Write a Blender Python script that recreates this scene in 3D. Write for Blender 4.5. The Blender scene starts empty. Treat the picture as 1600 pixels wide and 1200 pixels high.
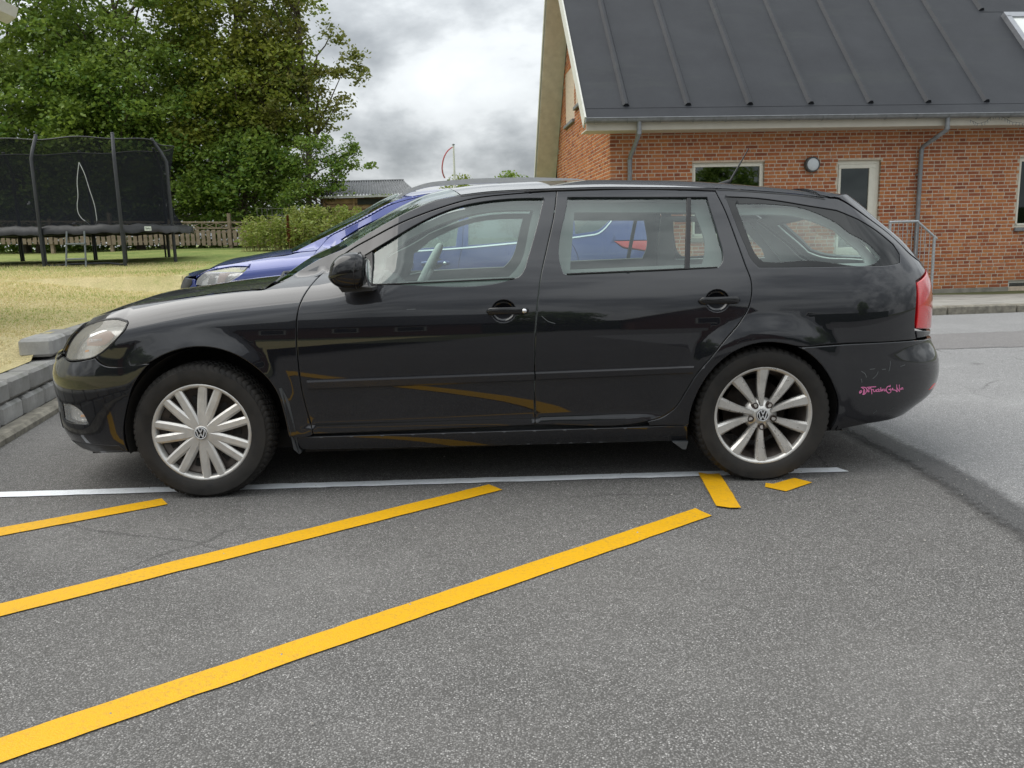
import bpy, math, random
import numpy as np
from mathutils import Matrix, Vector
from mathutils.geometry import delaunay_2d_cdt

SC = bpy.context.scene
COL = SC.collection
# ------------------------------------------------------------------ camera
CAM_H, CAM_PITCH, CAM_ROLL, CAM_F = 1.1321, .17245, .02584, 1279.38 / 1600 * 36
cd = bpy.data.cameras.new('camera'); cam = bpy.data.objects.new('camera', cd); COL.objects.link(cam)
cd.sensor_width = 36; cd.sensor_fit = 'HORIZONTAL'; cd.lens = CAM_F; cd.clip_start = .05; cd.clip_end = 4000
_cp, _sp, _c, _s = math.cos(CAM_PITCH), math.sin(CAM_PITCH), math.cos(CAM_ROLL), math.sin(CAM_ROLL)
_f = Vector((0, _cp, -_sp)); _d = Vector((0, -_sp, -_cp)); _r = Vector((1, 0, 0))
_r2 = _c * _r + _s * _d; _d2 = -_s * _r + _c * _d
cam.matrix_world = Matrix(((_r2.x, -_d2.x, -_f.x, 0), (_r2.y, -_d2.y, -_f.y, 0), (_r2.z, -_d2.z, -_f.z, CAM_H), (0, 0, 0, 1)))
SC.camera = cam
SC.render.resolution_x, SC.render.resolution_y = 1024, 768
# --------------------------------------------------------- sky, sun, exposure
SUN_EL, SUN_AZ = math.radians(54), math.radians(276)      # azimuth: clockwise from +Y, where the light comes from
wd = bpy.data.worlds.new('World'); SC.world = wd; wd.use_nodes = True
wn, wl = wd.node_tree.nodes, wd.node_tree.links
wn.clear()
def wnode(t, **k):
    n = wn.new(t)
    for a, b in k.items(): setattr(n, a, b)
    return n
def wmath(op, a, b=None, c=None, clamp=False):
    n = wnode('ShaderNodeMath', operation=op, use_clamp=clamp)
    for i, v in enumerate((a, b, c)):
        if v is None: continue
        if isinstance(v, (int, float)): n.inputs[i].default_value = v
        else: wl.new(v, n.inputs[i])
    return n.outputs[0]
tc = wnode('ShaderNodeTexCoord'); sp = wnode('ShaderNodeSeparateXYZ'); wl.new(tc.outputs['Generated'], sp.inputs[0])
zc = wmath('MAXIMUM', sp.outputs[2], 0.0)
den = wmath('ADD', zc, .42)
cx = wmath('DIVIDE', sp.outputs[0], den); cy = wmath('DIVIDE', sp.outputs[1], den)
cv = wnode('ShaderNodeCombineXYZ'); wl.new(cx, cv.inputs[0]); wl.new(cy, cv.inputs[1]); cv.inputs[2].default_value = 3.7
def wnoise(scale, detail, rough, w, dist=0.):
    n = wnode('ShaderNodeTexNoise', noise_dimensions='4D'); wl.new(cv.outputs[0], n.inputs['Vector'])
    n.inputs['Scale'].default_value = scale; n.inputs['Detail'].default_value = detail; n.inputs['Roughness'].default_value = rough
    n.inputs['W'].default_value = w; n.inputs['Distortion'].default_value = dist
    return n.outputs['Fac']
n1 = wnoise(2.0, 8, .52, 4.6, .5); n2 = wnoise(5.0, 6, .55, 8.1); n3 = wnoise(.9, 2, .5, 5.0)
cl = wmath('ADD', wmath('MULTIPLY', n1, .62), wmath('ADD', wmath('MULTIPLY', n2, .22), wmath('MULTIPLY', n3, .22)))
rmp = wnode('ShaderNodeValToRGB'); wl.new(cl, rmp.inputs[0])
el = rmp.color_ramp.elements
el[0].position = .44; el[0].color = (.185, .200, .215, 1)
el[1].position = .62; el[1].color = (.60, .625, .635, 1)
for p, c in ((.478, (.25, .267, .282, 1)), (.52, (.37, .39, .405, 1)), (.557, (.52, .542, .555, 1))):
    e = el.new(p); e.color = c
# an overcast dome is brighter overhead than at the horizon
dome = wmath('ADD', wmath('MULTIPLY', zc, 1.9), .90)
clo = wnode('ShaderNodeMix', data_type='RGBA', blend_type='MULTIPLY'); clo.inputs[0].default_value = 1
wl.new(rmp.outputs[0], clo.inputs[6]); wl.new(dome, clo.inputs[7])
sky = wnode('ShaderNodeTexSky', sky_type='NISHITA'); sky.sun_disc = False
sky.sun_elevation = SUN_EL; sky.sun_rotation = SUN_AZ; sky.air_density = 1.2; sky.dust_density = 2.5
skb = wnode('ShaderNodeBackground'); wl.new(sky.outputs[0], skb.inputs[0]); skb.inputs[1].default_value = .09
clb = wnode('ShaderNodeBackground'); wl.new(clo.outputs[2], clb.inputs[0]); clb.inputs[1].default_value = 1.0
mxw = wnode('ShaderNodeMixShader'); mxw.inputs[0].default_value = .93
wl.new(skb.outputs[0], mxw.inputs[1]); wl.new(clb.outputs[0], mxw.inputs[2])
wo = wnode('ShaderNodeOutputWorld'); wl.new(mxw.outputs[0], wo.inputs[0])
sd = bpy.data.lights.new('sun', 'SUN'); sun = bpy.data.objects.new('sun', sd); COL.objects.link(sun)
sd.energy = 1.4; sd.angle = math.radians(62); sd.color = (1, .95, .88)
sun.rotation_euler = (math.pi / 2 - SUN_EL, 0, -SUN_AZ + math.pi)
sun.rotation_euler = Vector((-math.sin(SUN_AZ) * math.cos(SUN_EL), -math.cos(SUN_AZ) * math.cos(SUN_EL), -math.sin(SUN_EL))).to_track_quat('-Z', 'Y').to_euler()
SC.view_settings.view_transform = 'Standard'; SC.view_settings.look = 'None'
SC.view_settings.gamma = 1; SC.view_settings.use_curve_mapping = False; SC.view_settings.exposure = 0.52
SC.render.engine = 'CYCLES'
SC.cycles.max_bounces = 8; SC.cycles.transparent_max_bounces = 16; SC.cycles.glossy_bounces = 4; SC.cycles.diffuse_bounces = 3
SC.cycles.caustics_reflective = False; SC.cycles.caustics_refractive = False

# ---- smooth 1-D curves -------------------------------------------------
class Cub:
    """natural cubic spline, linear beyond the ends"""
    def __init__(s, pts):
        p=np.array(pts,float); s.x=p[:,0]; s.y=p[:,1]; n=len(p); h=np.diff(s.x)
        A=np.eye(n); b=np.zeros(n)
        for i in range(1,n-1):
            A[i,i-1]=h[i-1]; A[i,i]=2*(h[i-1]+h[i]); A[i,i+1]=h[i]
            b[i]=6*((s.y[i+1]-s.y[i])/h[i]-(s.y[i]-s.y[i-1])/h[i-1])
        s.m=np.linalg.solve(A,b); s.h=h
    def __call__(s,x):
        x=np.asarray(x,float); xc=np.clip(x,s.x[0],s.x[-1])
        i=np.clip(np.searchsorted(s.x,xc)-1,0,len(s.h)-1); h=s.h[i]
        a=(s.x[i+1]-xc)/h; b=(xc-s.x[i])/h
        v=a*s.y[i]+b*s.y[i+1]+((a**3-a)*s.m[i]+(b**3-b)*s.m[i+1])*h*h/6
        d0=(s.y[1]-s.y[0])/s.h[0]-s.m[1]*s.h[0]/6
        d1=(s.y[-1]-s.y[-2])/s.h[-1]+s.m[-2]*s.h[-1]/6
        return v+np.where(x<s.x[0],(x-s.x[0])*d0,0)+np.where(x>s.x[-1],(x-s.x[-1])*d1,0)
def sstep(a,b,x):
    t=np.clip((np.asarray(x,float)-a)/(b-a),0,1); return t*t*(3-2*t)
# ---- body side of the black estate: (u,z) -> (x,y,z), near side y<0 ----
class Body:
    def __init__(s, prof, xn, xr, uf, ur, crest, axles, arch_r, zarch, green=(.98,1.25,.10,2.6,.05), qf=.75, qr=.5, flare=.016,wide=0.,detail=True):
        s.detail=detail
        s.P=Cub(prof); s.xn=Cub(xn); s.xr=Cub(xr); s.uf=uf; s.ur=ur; s.crest=Cub(crest)
        s.ax=axles; s.ar=arch_r; s.za=zarch; s.g=green; s.qf=qf; s.qr=qr; s.fl=flare; s.wide=wide
    def W(s,x,z):
        w=s.P(z)+s.wide
        w=w-.020*np.clip((.9-x)/1.2,0,2)**2-.018*np.clip((x-1.7)/1.2,0,2)**2
        g=sstep(s.g[0]-.12,s.g[0]+.25,z)
        w=w-g*(s.g[2]*np.clip(s.g[1]-x,0,1)**1.5+s.g[4]*np.clip(x-s.g[3],0,2)**1.5)
        for a in s.ax:
            r=np.hypot(x-a,z-s.za)
            w=w+s.fl*(1-sstep(s.ar-.005,s.ar+.13,r))*sstep(.1,.3,z)
        if s.detail:
            w=w+.011*(1-sstep(.303,.334,z))*sstep(.42,.52,x)*(1-sstep(2.0,2.2,x))-.012*(1-sstep(.350,.374,z))*sstep(2.92,3.0,x)
        # fender shoulder rolling over to the bonnet line
        zc=s.crest(x); k=np.clip((z-(zc-.16))/.16,0,1.3)
        w=w-.085*k**3*(1-sstep(.55,.95,x))
        return np.maximum(w,.05)
    def S(s,u,z):
        u=np.asarray(u,float); z=np.asarray(z,float)
        pf=np.clip((s.uf-u)*1.006,0,1)*math.pi/2; pr=np.clip((u-s.ur)*1.006,0,1)*math.pi/2
        xb=np.clip(u,s.uf,s.ur); w=s.W(xb,z)
        x=xb-(s.uf-s.xn(z))*np.sin(pf)+(s.xr(z)-s.ur)*np.sin(pr)
        y=-w*np.maximum(np.cos(pf),1e-7)**s.qf*np.maximum(np.cos(pr),1e-7)**s.qr
        return np.stack([x,y,z+0*u],-1)
    def N(s,u,z,e=2e-3):
        a=s.S(u+e,z)-s.S(u-e,z); b=s.S(u,z+e)-s.S(u,z-e)
        n=np.cross(a,b); return n/np.maximum(np.linalg.norm(n,axis=-1,keepdims=True),1e-12)
PROF=[(.10,.775),(.16,.812),(.20,.834),(.25,.852),(.30,.858),(.36,.8635),(.42,.870),(.50,.8775),(.58,.8825),(.65,.885),(.70,.8845),(.75,.8825),(.80,.8785),(.84,.8735),(.88,.8665),(.92,.857),(.96,.8455),(1.0,.831),(1.05,.811),(1.10,.789),(1.2,.744),(1.28,.704),(1.34,.670),(1.375,.642),(1.40,.608),(1.415,.565)]
XN=[(.15,-.68),(.19,-.77),(.24,-.845),(.30,-.88),(.38,-.885),(.46,-.892),(.54,-.898),(.60,-.883),(.65,-.848),(.70,-.812),(.75,-.768),(.80,-.700),(.85,-.62),(.92,-.47)]
XR=[(.18,3.24),(.23,3.40),(.28,3.485),(.33,3.565),(.38,3.60),(.45,3.612),(.5,3.607),(.55,3.588),(.60,3.560),(.66,3.548),(.76,3.55),(.85,3.545),(.93,3.525),(1.0,3.48),(1.1,3.395),(1.2,3.265),(1.3,3.12),(1.36,3.0),(1.41,2.9)]
CREST=[(-.9,.74),(-.6,.80),(-.3,.86),(0,.915),(.3,.95),(.6,.975),(.9,1.0)]
# ================================================================== helpers
RNG = random.Random(7); NR = np.random.default_rng(7)
class Nd:
    """small node-graph writer for procedural materials"""
    def __init__(s, name):
        s.m = bpy.data.materials.new(name); s.m.use_nodes = True
        s.t = s.m.node_tree; s.t.nodes.clear(); s.l = s.t.links
        s.out = s.n('ShaderNodeOutputMaterial'); s._tc = None
    def n(s, t, **k):
        q = s.t.nodes.new(t)
        for a, b in k.items(): setattr(q, a, b)
        return q
    def co(s, kind='Object'):
        if s._tc is None: s._tc = s.n('ShaderNodeTexCoord')
        return s._tc.outputs[kind]
    def set(s, sock, v):
        if v is None: return
        if hasattr(v, 'is_output') or isinstance(v, bpy.types.NodeSocket): s.l.new(v, sock)
        elif isinstance(v, (tuple, list)) and len(v) == 3 and sock.type == 'RGBA': sock.default_value = (*v, 1)
        else: sock.default_value = v
    def map(s, scale=(1, 1, 1), vec=None, rot=(0, 0, 0), loc=(0, 0, 0)):
        q = s.n('ShaderNodeMapping'); s.set(q.inputs[0], vec or s.co()); q.inputs[3].default_value = scale; q.inputs[2].default_value = rot; q.inputs[1].default_value = loc
        return q.outputs[0]
    def noise(s, scale, detail=4, rough=.55, vec=None, dist=0., out='Fac'):
        q = s.n('ShaderNodeTexNoise'); s.set(q.inputs['Vector'], vec or s.co())
        q.inputs['Scale'].default_value = scale; q.inputs['Detail'].default_value = detail; q.inputs['Roughness'].default_value = rough; q.inputs['Distortion'].default_value = dist
        return q.outputs[out]
    def vor(s, scale, vec=None, feature='F1', out='Distance', rnd=1.):
        q = s.n('ShaderNodeTexVoronoi', feature=feature); s.set(q.inputs['Vector'], vec or s.co()); q.inputs['Scale'].default_value = scale
        q.inputs['Randomness'].default_value = rnd
        return q.outputs[out]
    def ramp(s, fac, stops, interp='LINEAR'):
        q = s.n('ShaderNodeValToRGB'); s.set(q.inputs[0], fac); r = q.color_ramp; r.interpolation = interp
        while len(r.elements) < len(stops): r.elements.new(.5)
        for e, (p, c) in zip(r.elements, stops):
            e.position = p; e.color = (*c, 1) if isinstance(c, (tuple, list)) else (c, c, c, 1)
        return q.outputs[0]
    def mix(s, fac, a, b, mode='MIX'):
        q = s.n('ShaderNodeMix', data_type='RGBA', blend_type=mode); s.set(q.inputs[0], fac); s.set(q.inputs[6], a); s.set(q.inputs[7], b)
        return q.outputs[2]
    def math(s, op, a, b=None, clamp=False):
        q = s.n('ShaderNodeMath', operation=op, use_clamp=clamp); s.set(q.inputs[0], a); s.set(q.inputs[1], b)
        return q.outputs[0]
    def bump(s, h, strength=.3, dist=.01, nrm=None):
        q = s.n('ShaderNodeBump'); q.inputs['Strength'].default_value = strength; q.inputs['Distance'].default_value = dist
        s.set(q.inputs['Height'], h); s.set(q.inputs['Normal'], nrm)
        return q.outputs[0]
    def objrand(s): return s.n('ShaderNodeObjectInfo').outputs['Random']
    def island(s): return s.n('ShaderNodeNewGeometry').outputs['Random Per Island']
    def pbr(s, color, rough=.6, metal=0., normal=None, spec=.5, **k):
        q = s.n('ShaderNodeBsdfPrincipled')
        s.set(q.inputs['Base Color'], color); s.set(q.inputs['Roughness'], rough); s.set(q.inputs['Metallic'], metal)
        s.set(q.inputs['Normal'], normal); s.set(q.inputs['Specular IOR Level'], spec)
        for a, b in k.items(): s.set(q.inputs[a.replace('_', ' ')], b)
        s.l.new(q.outputs[0], s.out.inputs[0]); s.bsdf = q
        return s.m
def simple(name, col, rough=.6, metal=0., var=.12, scale=8., bump=0., spec=.5, **k):
    d = Nd(name); nz = d.noise(scale, 5, .6)
    lo = tuple(max(0, c * (1 - var)) for c in col); hi = tuple(min(1, c * (1 + var)) for c in col)
    c = d.ramp(nz, [(.3, lo), (.7, hi)])
    nb = d.bump(d.noise(scale * 6, 4), bump, .004) if bump else None
    r = d.ramp(d.noise(scale * 2.3, 3), [(.3, max(0, rough * .85)), (.7, min(1, rough * 1.15))])
    return d.pbr(c, r, metal, nb, spec, **k)

def link(o, parent=None, label=None, cat=None, group=None, kind=None):
    COL.objects.link(o)
    if parent is not None: o.parent = parent
    if label: o['label'] = label
    if cat: o['category'] = cat
    if group: o['group'] = group
    if kind: o['kind'] = kind
    return o
def empty(name, loc=(0, 0, 0), rz=0., parent=None, **k):
    o = bpy.data.objects.new(name, None); o.location = loc; o.rotation_euler = (0, 0, rz); o.empty_display_size = .2
    return link(o, parent, **k)
def mesh(name, V, F, mat, parent=None, smooth=False, mats=None, mi=None, normals=None, **k):
    me = bpy.data.meshes.new(name)
    V = np.asarray(V, float)
    me.from_pydata(V.tolist(), [], [list(map(int, f)) for f in F])
    for m in (mats or [mat]): me.materials.append(m)
    if mi is not None: me.polygons.foreach_set('material_index', np.asarray(mi, np.int32))
    if smooth is True: me.polygons.foreach_set('use_smooth', np.ones(len(me.polygons), bool))
    elif smooth is not False and smooth is not None and not isinstance(smooth, bool):
        me.polygons.foreach_set('use_smooth', np.asarray(smooth, bool))
    me.update()
    if normals is not None:
        me.polygons.foreach_set('use_smooth', np.ones(len(me.polygons), bool))
        me.normals_split_custom_set(normals)
    o = bpy.data.objects.new(name, me)
    return link(o, parent, **k)
class MB:
    """mesh builder: boxes, tubes, lathes, prisms collected into ONE mesh"""
    def __init__(s): s.V = []; s.F = []; s.S = []; s.M = None
    def tf(s, p): return (s.M @ Vector(p))[:] if s.M is not None else tuple(p)
    def add(s, V, F, smooth=False):
        b = len(s.V); s.V += [s.tf(v) for v in V]; s.F += [tuple(b + i for i in f) for f in F]; s.S += [smooth] * len(F)
        return s
    def box(s, a, b, bev=0.):
        x0, y0, z0 = [min(p, q) for p, q in zip(a, b)]; x1, y1, z1 = [max(p, q) for p, q in zip(a, b)]
        if bev <= 0:
            V = [(x0, y0, z0), (x1, y0, z0), (x1, y1, z0), (x0, y1, z0), (x0, y0, z1), (x1, y0, z1), (x1, y1, z1), (x0, y1, z1)]
            F = [(0, 3, 2, 1), (4, 5, 6, 7), (0, 1, 5, 4), (1, 2, 6, 5), (2, 3, 7, 6), (3, 0, 4, 7)]
            return s.add(V, F)
        e = min(bev, (x1 - x0) * .45, (y1 - y0) * .45, (z1 - z0) * .45)
        V = []; idx = {}
        for i, (X, sx) in enumerate(((x0, 1), (x1, -1))):
            for j, (Y, sy) in enumerate(((y0, 1), (y1, -1))):
                for k, (Z, sz) in enumerate(((z0, 1), (z1, -1))):
                    for ax in range(3):
                        idx[i, j, k, ax] = len(V)
                        p = [X + sx * e, Y + sy * e, Z + sz * e]; p[ax] = (X, Y, Z)[ax]; V.append(p)
        F = []
        def q(*ks): F.append(tuple(idx[k] for k in ks))
        q((0,0,0,0),(0,0,1,0),(0,1,1,0),(0,1,0,0)); q((1,0,0,0),(1,1,0,0),(1,1,1,0),(1,0,1,0))
        q((0,0,0,1),(1,0,0,1),(1,0,1,1),(0,0,1,1)); q((0,1,0,1),(0,1,1,1),(1,1,1,1),(1,1,0,1))
        q((0,0,0,2),(0,1,0,2),(1,1,0,2),(1,0,0,2)); q((0,0,1,2),(1,0,1,2),(1,1,1,2),(0,1,1,2))
        for i in (0, 1):
            for j in (0, 1): q((i,j,0,0),(i,j,1,0),(i,j,1,1),(i,j,0,1)) if i == j else q((i,j,0,0),(i,j,0,1),(i,j,1,1),(i,j,1,0))
        for i in (0, 1):
            for k in (0, 1): q((i,0,k,0),(i,0,k,2),(i,1,k,2),(i,1,k,0)) if i == k else q((i,0,k,0),(i,1,k,0),(i,1,k,2),(i,0,k,2))
        for j in (0, 1):
            for k in (0, 1): q((0,j,k,1),(1,j,k,1),(1,j,k,2),(0,j,k,2)) if j == k else q((0,j,k,1),(0,j,k,2),(1,j,k,2),(1,j,k,1))
        for i in (0, 1):
            for j in (0, 1):
                for k in (0, 1):
                    q((i,j,k,0),(i,j,k,1),(i,j,k,2)) if (i + j + k) % 2 == 0 else q((i,j,k,0),(i,j,k,2),(i,j,k,1))
        return s.add(V, F)
    def tube(s, pts, r, n=8, cap=True, smooth=True, closed=False):
        P = [Vector(p) for p in pts]; R = r if isinstance(r, (list, tuple)) else [r] * len(P); m = len(P)
        V = []; F = []; up = None
        for i, p in enumerate(P):
            a = P[(i - 1) % m] if (closed or i > 0) else p; b = P[(i + 1) % m] if (closed or i < m - 1) else p
            t = (b - a).normalized()
            if up is None:
                up = t.orthogonal().normalized()
            up = (up - t * up.dot(t))
            up = up.normalized() if up.length > 1e-6 else t.orthogonal().normalized()
            w = t.cross(up)
            for k in range(n):
                c, d = math.cos(2 * math.pi * k / n), math.sin(2 * math.pi * k / n)
                V.append((p + (up * c + w * d) * R[i])[:])
        for i in range(m if closed else m - 1):
            j = (i + 1) % m
            for k in range(n):
                l = (k + 1) % n; F.append((i * n + k, i * n + l, j * n + l, j * n + k))
        s.add(V, F, smooth)
        if cap and not closed:
            s.add([V[k] for k in range(n)], [tuple(range(n))[::-1]]); s.add([V[(m - 1) * n + k] for k in range(n)], [tuple(range(n))])
        return s
    def lathe(s, prof, n=32, axis='y', smooth=True, close=False):
        """prof: (radius, along-axis)"""
        V = []; F = []; m = len(prof)
        for k in range(n):
            a = 2 * math.pi * k / n
            for r, t in prof:
                c, d = r * math.cos(a), r * math.sin(a)
                V.append((c, t, d) if axis == 'y' else (c, d, t) if axis == 'z' else (t, c, d))
        for k in range(n):
            l = (k + 1) % n
            for i in range(m - 1 + (1 if close else 0)):
                j = (i + 1) % m; F.append((k * m + i, l * m + i, l * m + j, k * m + j))
        return s.add(V, F, smooth)
    def prism(s, poly, a, b, axis='y'):
        """extrude a 2-D polygon between a and b along axis; poly in the other two axes (x,z | x,y | y,z)"""
        n = len(poly)
        def P(p, t): return (p[0], t, p[1]) if axis == 'y' else (p[0], p[1], t) if axis == 'z' else (t, p[0], p[1])
        V = [P(p, a) for p in poly] + [P(p, b) for p in poly]
        F = [tuple(range(n)), tuple(range(2 * n - 1, n - 1, -1))] + [(i, i + n, (i + 1) % n + n, (i + 1) % n) for i in range(n)]
        return s.add(V, F)
    def quad(s, *p): return s.add(p, [tuple(range(len(p)))])
    def build(s, name, mat, parent=None, fix=True, **k):
        o = mesh(name, s.V, s.F, mat, parent, smooth=np.array(s.S, bool), **k)
        if fix:
            import bmesh
            b = bmesh.new(); b.from_mesh(o.data); bmesh.ops.recalc_face_normals(b, faces=b.faces[:]); b.to_mesh(o.data); b.free()
        return o
def rect_path(pts, w):  # polyline -> ribbon polygon (2-D)
    L = []; R = []
    n = len(pts)
    for i, p in enumerate(pts):
        a = pts[max(0, i - 1)]; b = pts[min(n - 1, i + 1)]
        d = Vector((b[0] - a[0], b[1] - a[1])); d.normalize()
        L.append((p[0] - d.y * w / 2, p[1] + d.x * w / 2)); R.append((p[0] + d.y * w / 2, p[1] - d.x * w / 2))
    return L, R
def copy_tree(o, parent=None):
    c = o.copy(); COL.objects.link(c); c.parent = parent
    for ch in list(o.children): copy_tree(ch, c)
    return c
def smooth_poly(pts, step=.02, corner=38., closed=True):
    """Catmull-Rom through the points, corners sharper than `corner` degrees stay corners"""
    P = np.array(pts, float); n = len(P); T = np.zeros_like(P); sharp = np.zeros(n, bool)
    for i in range(n):
        if not closed and i in (0, n - 1): sharp[i] = True; continue
        a = P[i] - P[i - 1]; b = P[(i + 1) % n] - P[i]
        la, lb = np.linalg.norm(a), np.linalg.norm(b)
        ang = math.degrees(math.acos(max(-1, min(1, float(a @ b) / (la * lb + 1e-12)))))
        if ang > corner: sharp[i] = True
        else: T[i] = (a / la * lb + b / lb * la) / (la + lb)
    out = []
    for i in range(n if closed else n - 1):
        j = (i + 1) % n; d = P[j] - P[i]; L = np.linalg.norm(d); u = d / max(L, 1e-9)
        m0 = u if sharp[i] else T[i]; m1 = u if sharp[j] else T[j]
        k = max(1, int(math.ceil(L / step)))
        for q in range(k):
            t = q / k; h1 = 2*t**3 - 3*t**2 + 1; h2 = t**3 - 2*t**2 + t; h3 = -2*t**3 + 3*t**2; h4 = t**3 - t**2
            out.append(h1 * P[i] + h2 * L * m0 + h3 * P[j] + h4 * L * m1)
    if not closed: out.append(P[-1])
    return np.array(out)
def poly_area(P): return .5 * float(np.sum(P[:, 0] * np.roll(P[:, 1], -1) - np.roll(P[:, 0], -1) * P[:, 1]))
def inset(P, d):
    """offset a closed ccw polygon inwards by d"""
    a = P - np.roll(P, 1, 0); b = np.roll(P, -1, 0) - P
    na = np.stack([-a[:, 1], a[:, 0]], 1) / np.maximum(np.linalg.norm(a, axis=1, keepdims=True), 1e-9)
    nb = np.stack([-b[:, 1], b[:, 0]], 1) / np.maximum(np.linalg.norm(b, axis=1, keepdims=True), 1e-9)
    m = na + nb; L = np.maximum((m * m).sum(1, keepdims=True), .6)
    return P + m * (2 * d / L)
def inside(P, q):
    x, y = q[:, 0][:, None], q[:, 1][:, None]; a = P; b = np.roll(P, -1, 0)
    c = ((a[:, 1] > y) != (b[:, 1] > y)) & (x < (b[:, 0] - a[:, 0]) * (y - a[:, 1]) / (b[:, 1] - a[:, 1] + 1e-15) + a[:, 0])
    return c.sum(1) % 2 == 1
def panel(name, body, poly, mat, parent, holes=(), side=-1, res=.028, thick=.016, off=0., bev=.0035, gap=.002, step=.02, corner=38., sheet=None, **k):
    """a pressed panel: polygon in (u,z) laid on the body surface, with rounded edges and turned-in flanges"""
    loops = []
    for i, pl in enumerate([poly] + list(holes)):
        P = smooth_poly(pl, step, corner)
        if (poly_area(P) > 0) != True: P = P[::-1]
        P = inset(P, gap if i == 0 else -gap * 0)
        loops.append(P)
    pts = []; edges = []; ring = []
    for i, P in enumerate(loops):
        b = len(pts); n = len(P); pts += P.tolist(); edges += [(b + j, b + (j + 1) % n) for j in range(n)]
        ring.append((b, n))
    nb = len(pts)
    for i, P in enumerate(loops):
        if bev: 
            Q = inset(P, bev if i == 0 else -bev)
            pts += Q.tolist()
    lo = loops[0].min(0); hi = loops[0].max(0)
    gx = np.arange(lo[0] + res / 2, hi[0], res); gz = np.arange(lo[1] + res / 2, hi[1], res)
    G = np.array([(a + (.5 * res if j % 2 else 0), c) for j, c in enumerate(gz) for a in gx]) if len(gx) and len(gz) else np.zeros((0, 2))
    if len(G):
        ok = inside(loops[0], G)
        for P in loops[1:]: ok &= ~inside(P, G)
        B = np.concatenate(loops); 
        D = np.sqrt(((G[:, None, :] - B[None]) ** 2).sum(-1)).min(1)
        pts += G[ok & (D > res * .45)].tolist()
    r = delaunay_2d_cdt([Vector(p) for p in pts], edges, [], 2, 1e-6)
    V2 = np.array([tuple(v) for v in r[0]]); T = [tuple(f) for f in r[2] if len(f) == 3]; orig = r[3]
    if loops[1:]:
        C = np.array([(V2[f[0]] + V2[f[1]] + V2[f[2]]) / 3 for f in T]); ok = inside(loops[0], C)
        for P in loops[1:]: ok &= ~inside(P, C)
        T = [f for f, k_ in zip(T, ok) if k_]
    S = (sheet or body.S)(V2[:, 0], V2[:, 1]); 
    if sheet is None: N = body.N(V2[:, 0], V2[:, 1])
    else:
        e = 2e-3; N = np.cross(sheet(V2[:, 0] + e, V2[:, 1]) - sheet(V2[:, 0] - e, V2[:, 1]), sheet(V2[:, 0], V2[:, 1] + e) - sheet(V2[:, 0], V2[:, 1] - e)); N /= np.maximum(np.linalg.norm(N, axis=1, keepdims=True), 1e-9)
    # outward direction at the rim
    inv = {}
    for i, o in enumerate(orig):
        for q in o: inv[q] = i
    S = S + N * off; NN = N.copy()
    V = S.copy()
    sk = []
    for li, (b, n) in enumerate(ring):
        ids = [inv.get(b + j) for j in range(n)]
        if any(i is None for i in ids): continue
        P3 = S[ids]; t = np.roll(P3, -1, 0) - np.roll(P3, 1, 0); t /= np.maximum(np.linalg.norm(t, axis=1, keepdims=True), 1e-9)
        o_ = np.cross(t, N[ids]) * (1 if li == 0 else -1)
        V[ids] = P3 - N[ids] * bev * .5
        if bev: NN[ids] = N[ids] + o_ * .9
        sk.append((ids, o_, li))
    NN /= np.linalg.norm(NN, axis=1, keepdims=True)
    V = V.tolist(); F = list(T); LN = [NN[i] for f in T for i in f]
    for ids, o_, li in sk:
        b = len(V); n = len(ids)
        V += [V[i] for i in ids]; V += (np.array([V[i] for i in ids]) - N[ids] * thick).tolist()
        for j in range(n):
            l = (j + 1) % n
            f = (b + l, b + j, b + n + j, b + n + l) if li == 0 else (b + j, b + l, b + n + l, b + n + j)
            F.append(f)
            LN += [o_[l], o_[j], o_[j], o_[l]] if li == 0 else [o_[j], o_[l], o_[l], o_[j]]
    V = np.array(V); LN = np.array(LN)
    # triangles must face outward
    a, b_, c_ = V[F[0][0]], V[F[0][1]], V[F[0][2]]
    cs = np.array([V[f[0]] for f in T]); 
    flip = float(np.sum(np.cross(V[[f[1] for f in T]] - cs, V[[f[2] for f in T]] - cs) * NN[[f[0] for f in T]])) < 0
    if side > 0:
        V[:, 1] *= -1; LN[:, 1] *= -1; flip = not flip
    if flip:
        F2 = []; L2 = []; p = 0
        for f in F:
            F2.append(f[::-1]); L2 += list(LN[p:p + len(f)][::-1]); p += len(f)
        F = F2; LN = np.array(L2)
    return mesh(name, V, F, mat, parent, normals=LN.tolist(), **k)
def ribbon(name, body, top, bot, prof, mat, parent, side=-1, step=.03, corner=60):
    """strip between two (u,z) polylines; prof = [(fraction top->bottom, proud)]"""
    A = smooth_poly(top, step, corner, False); B0 = smooth_poly(bot, step, corner, False)
    t = np.linspace(0, 1, len(A)); tb = np.linspace(0, 1, len(B0)); B = np.stack([np.interp(t, tb, B0[:, i]) for i in (0, 1)], 1)
    mb = MB(); n = len(A); rows = []
    for f, o in prof:
        q = A * (1 - f) + B * f; S = body.S(q[:, 0], q[:, 1]) + body.N(q[:, 0], q[:, 1]) * o
        if side > 0: S[:, 1] *= -1
        rows.append(S)
    for a, b in zip(rows[:-1], rows[1:]):
        mb.add([tuple(p) for p in a] + [tuple(p) for p in b], [(i, i + 1, n + i + 1, n + i) for i in range(n - 1)], True)
    for e in (0, n - 1): mb.add([tuple(r[e]) for r in rows], [tuple(range(len(rows)))])
    return mb.build(name, mat, parent)
def grid_loft(name, rows, mat, parent, thick=0., smooth=True):
    m, n = len(rows), len(rows[0]); V = [tuple(p) for r in rows for p in r]
    F = [(i * n + j, i * n + j + 1, (i + 1) * n + j + 1, (i + 1) * n + j) for i in range(m - 1) for j in range(n - 1)]
    o = mesh(name, V, F, mat, parent, smooth=smooth)
    return o
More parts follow.
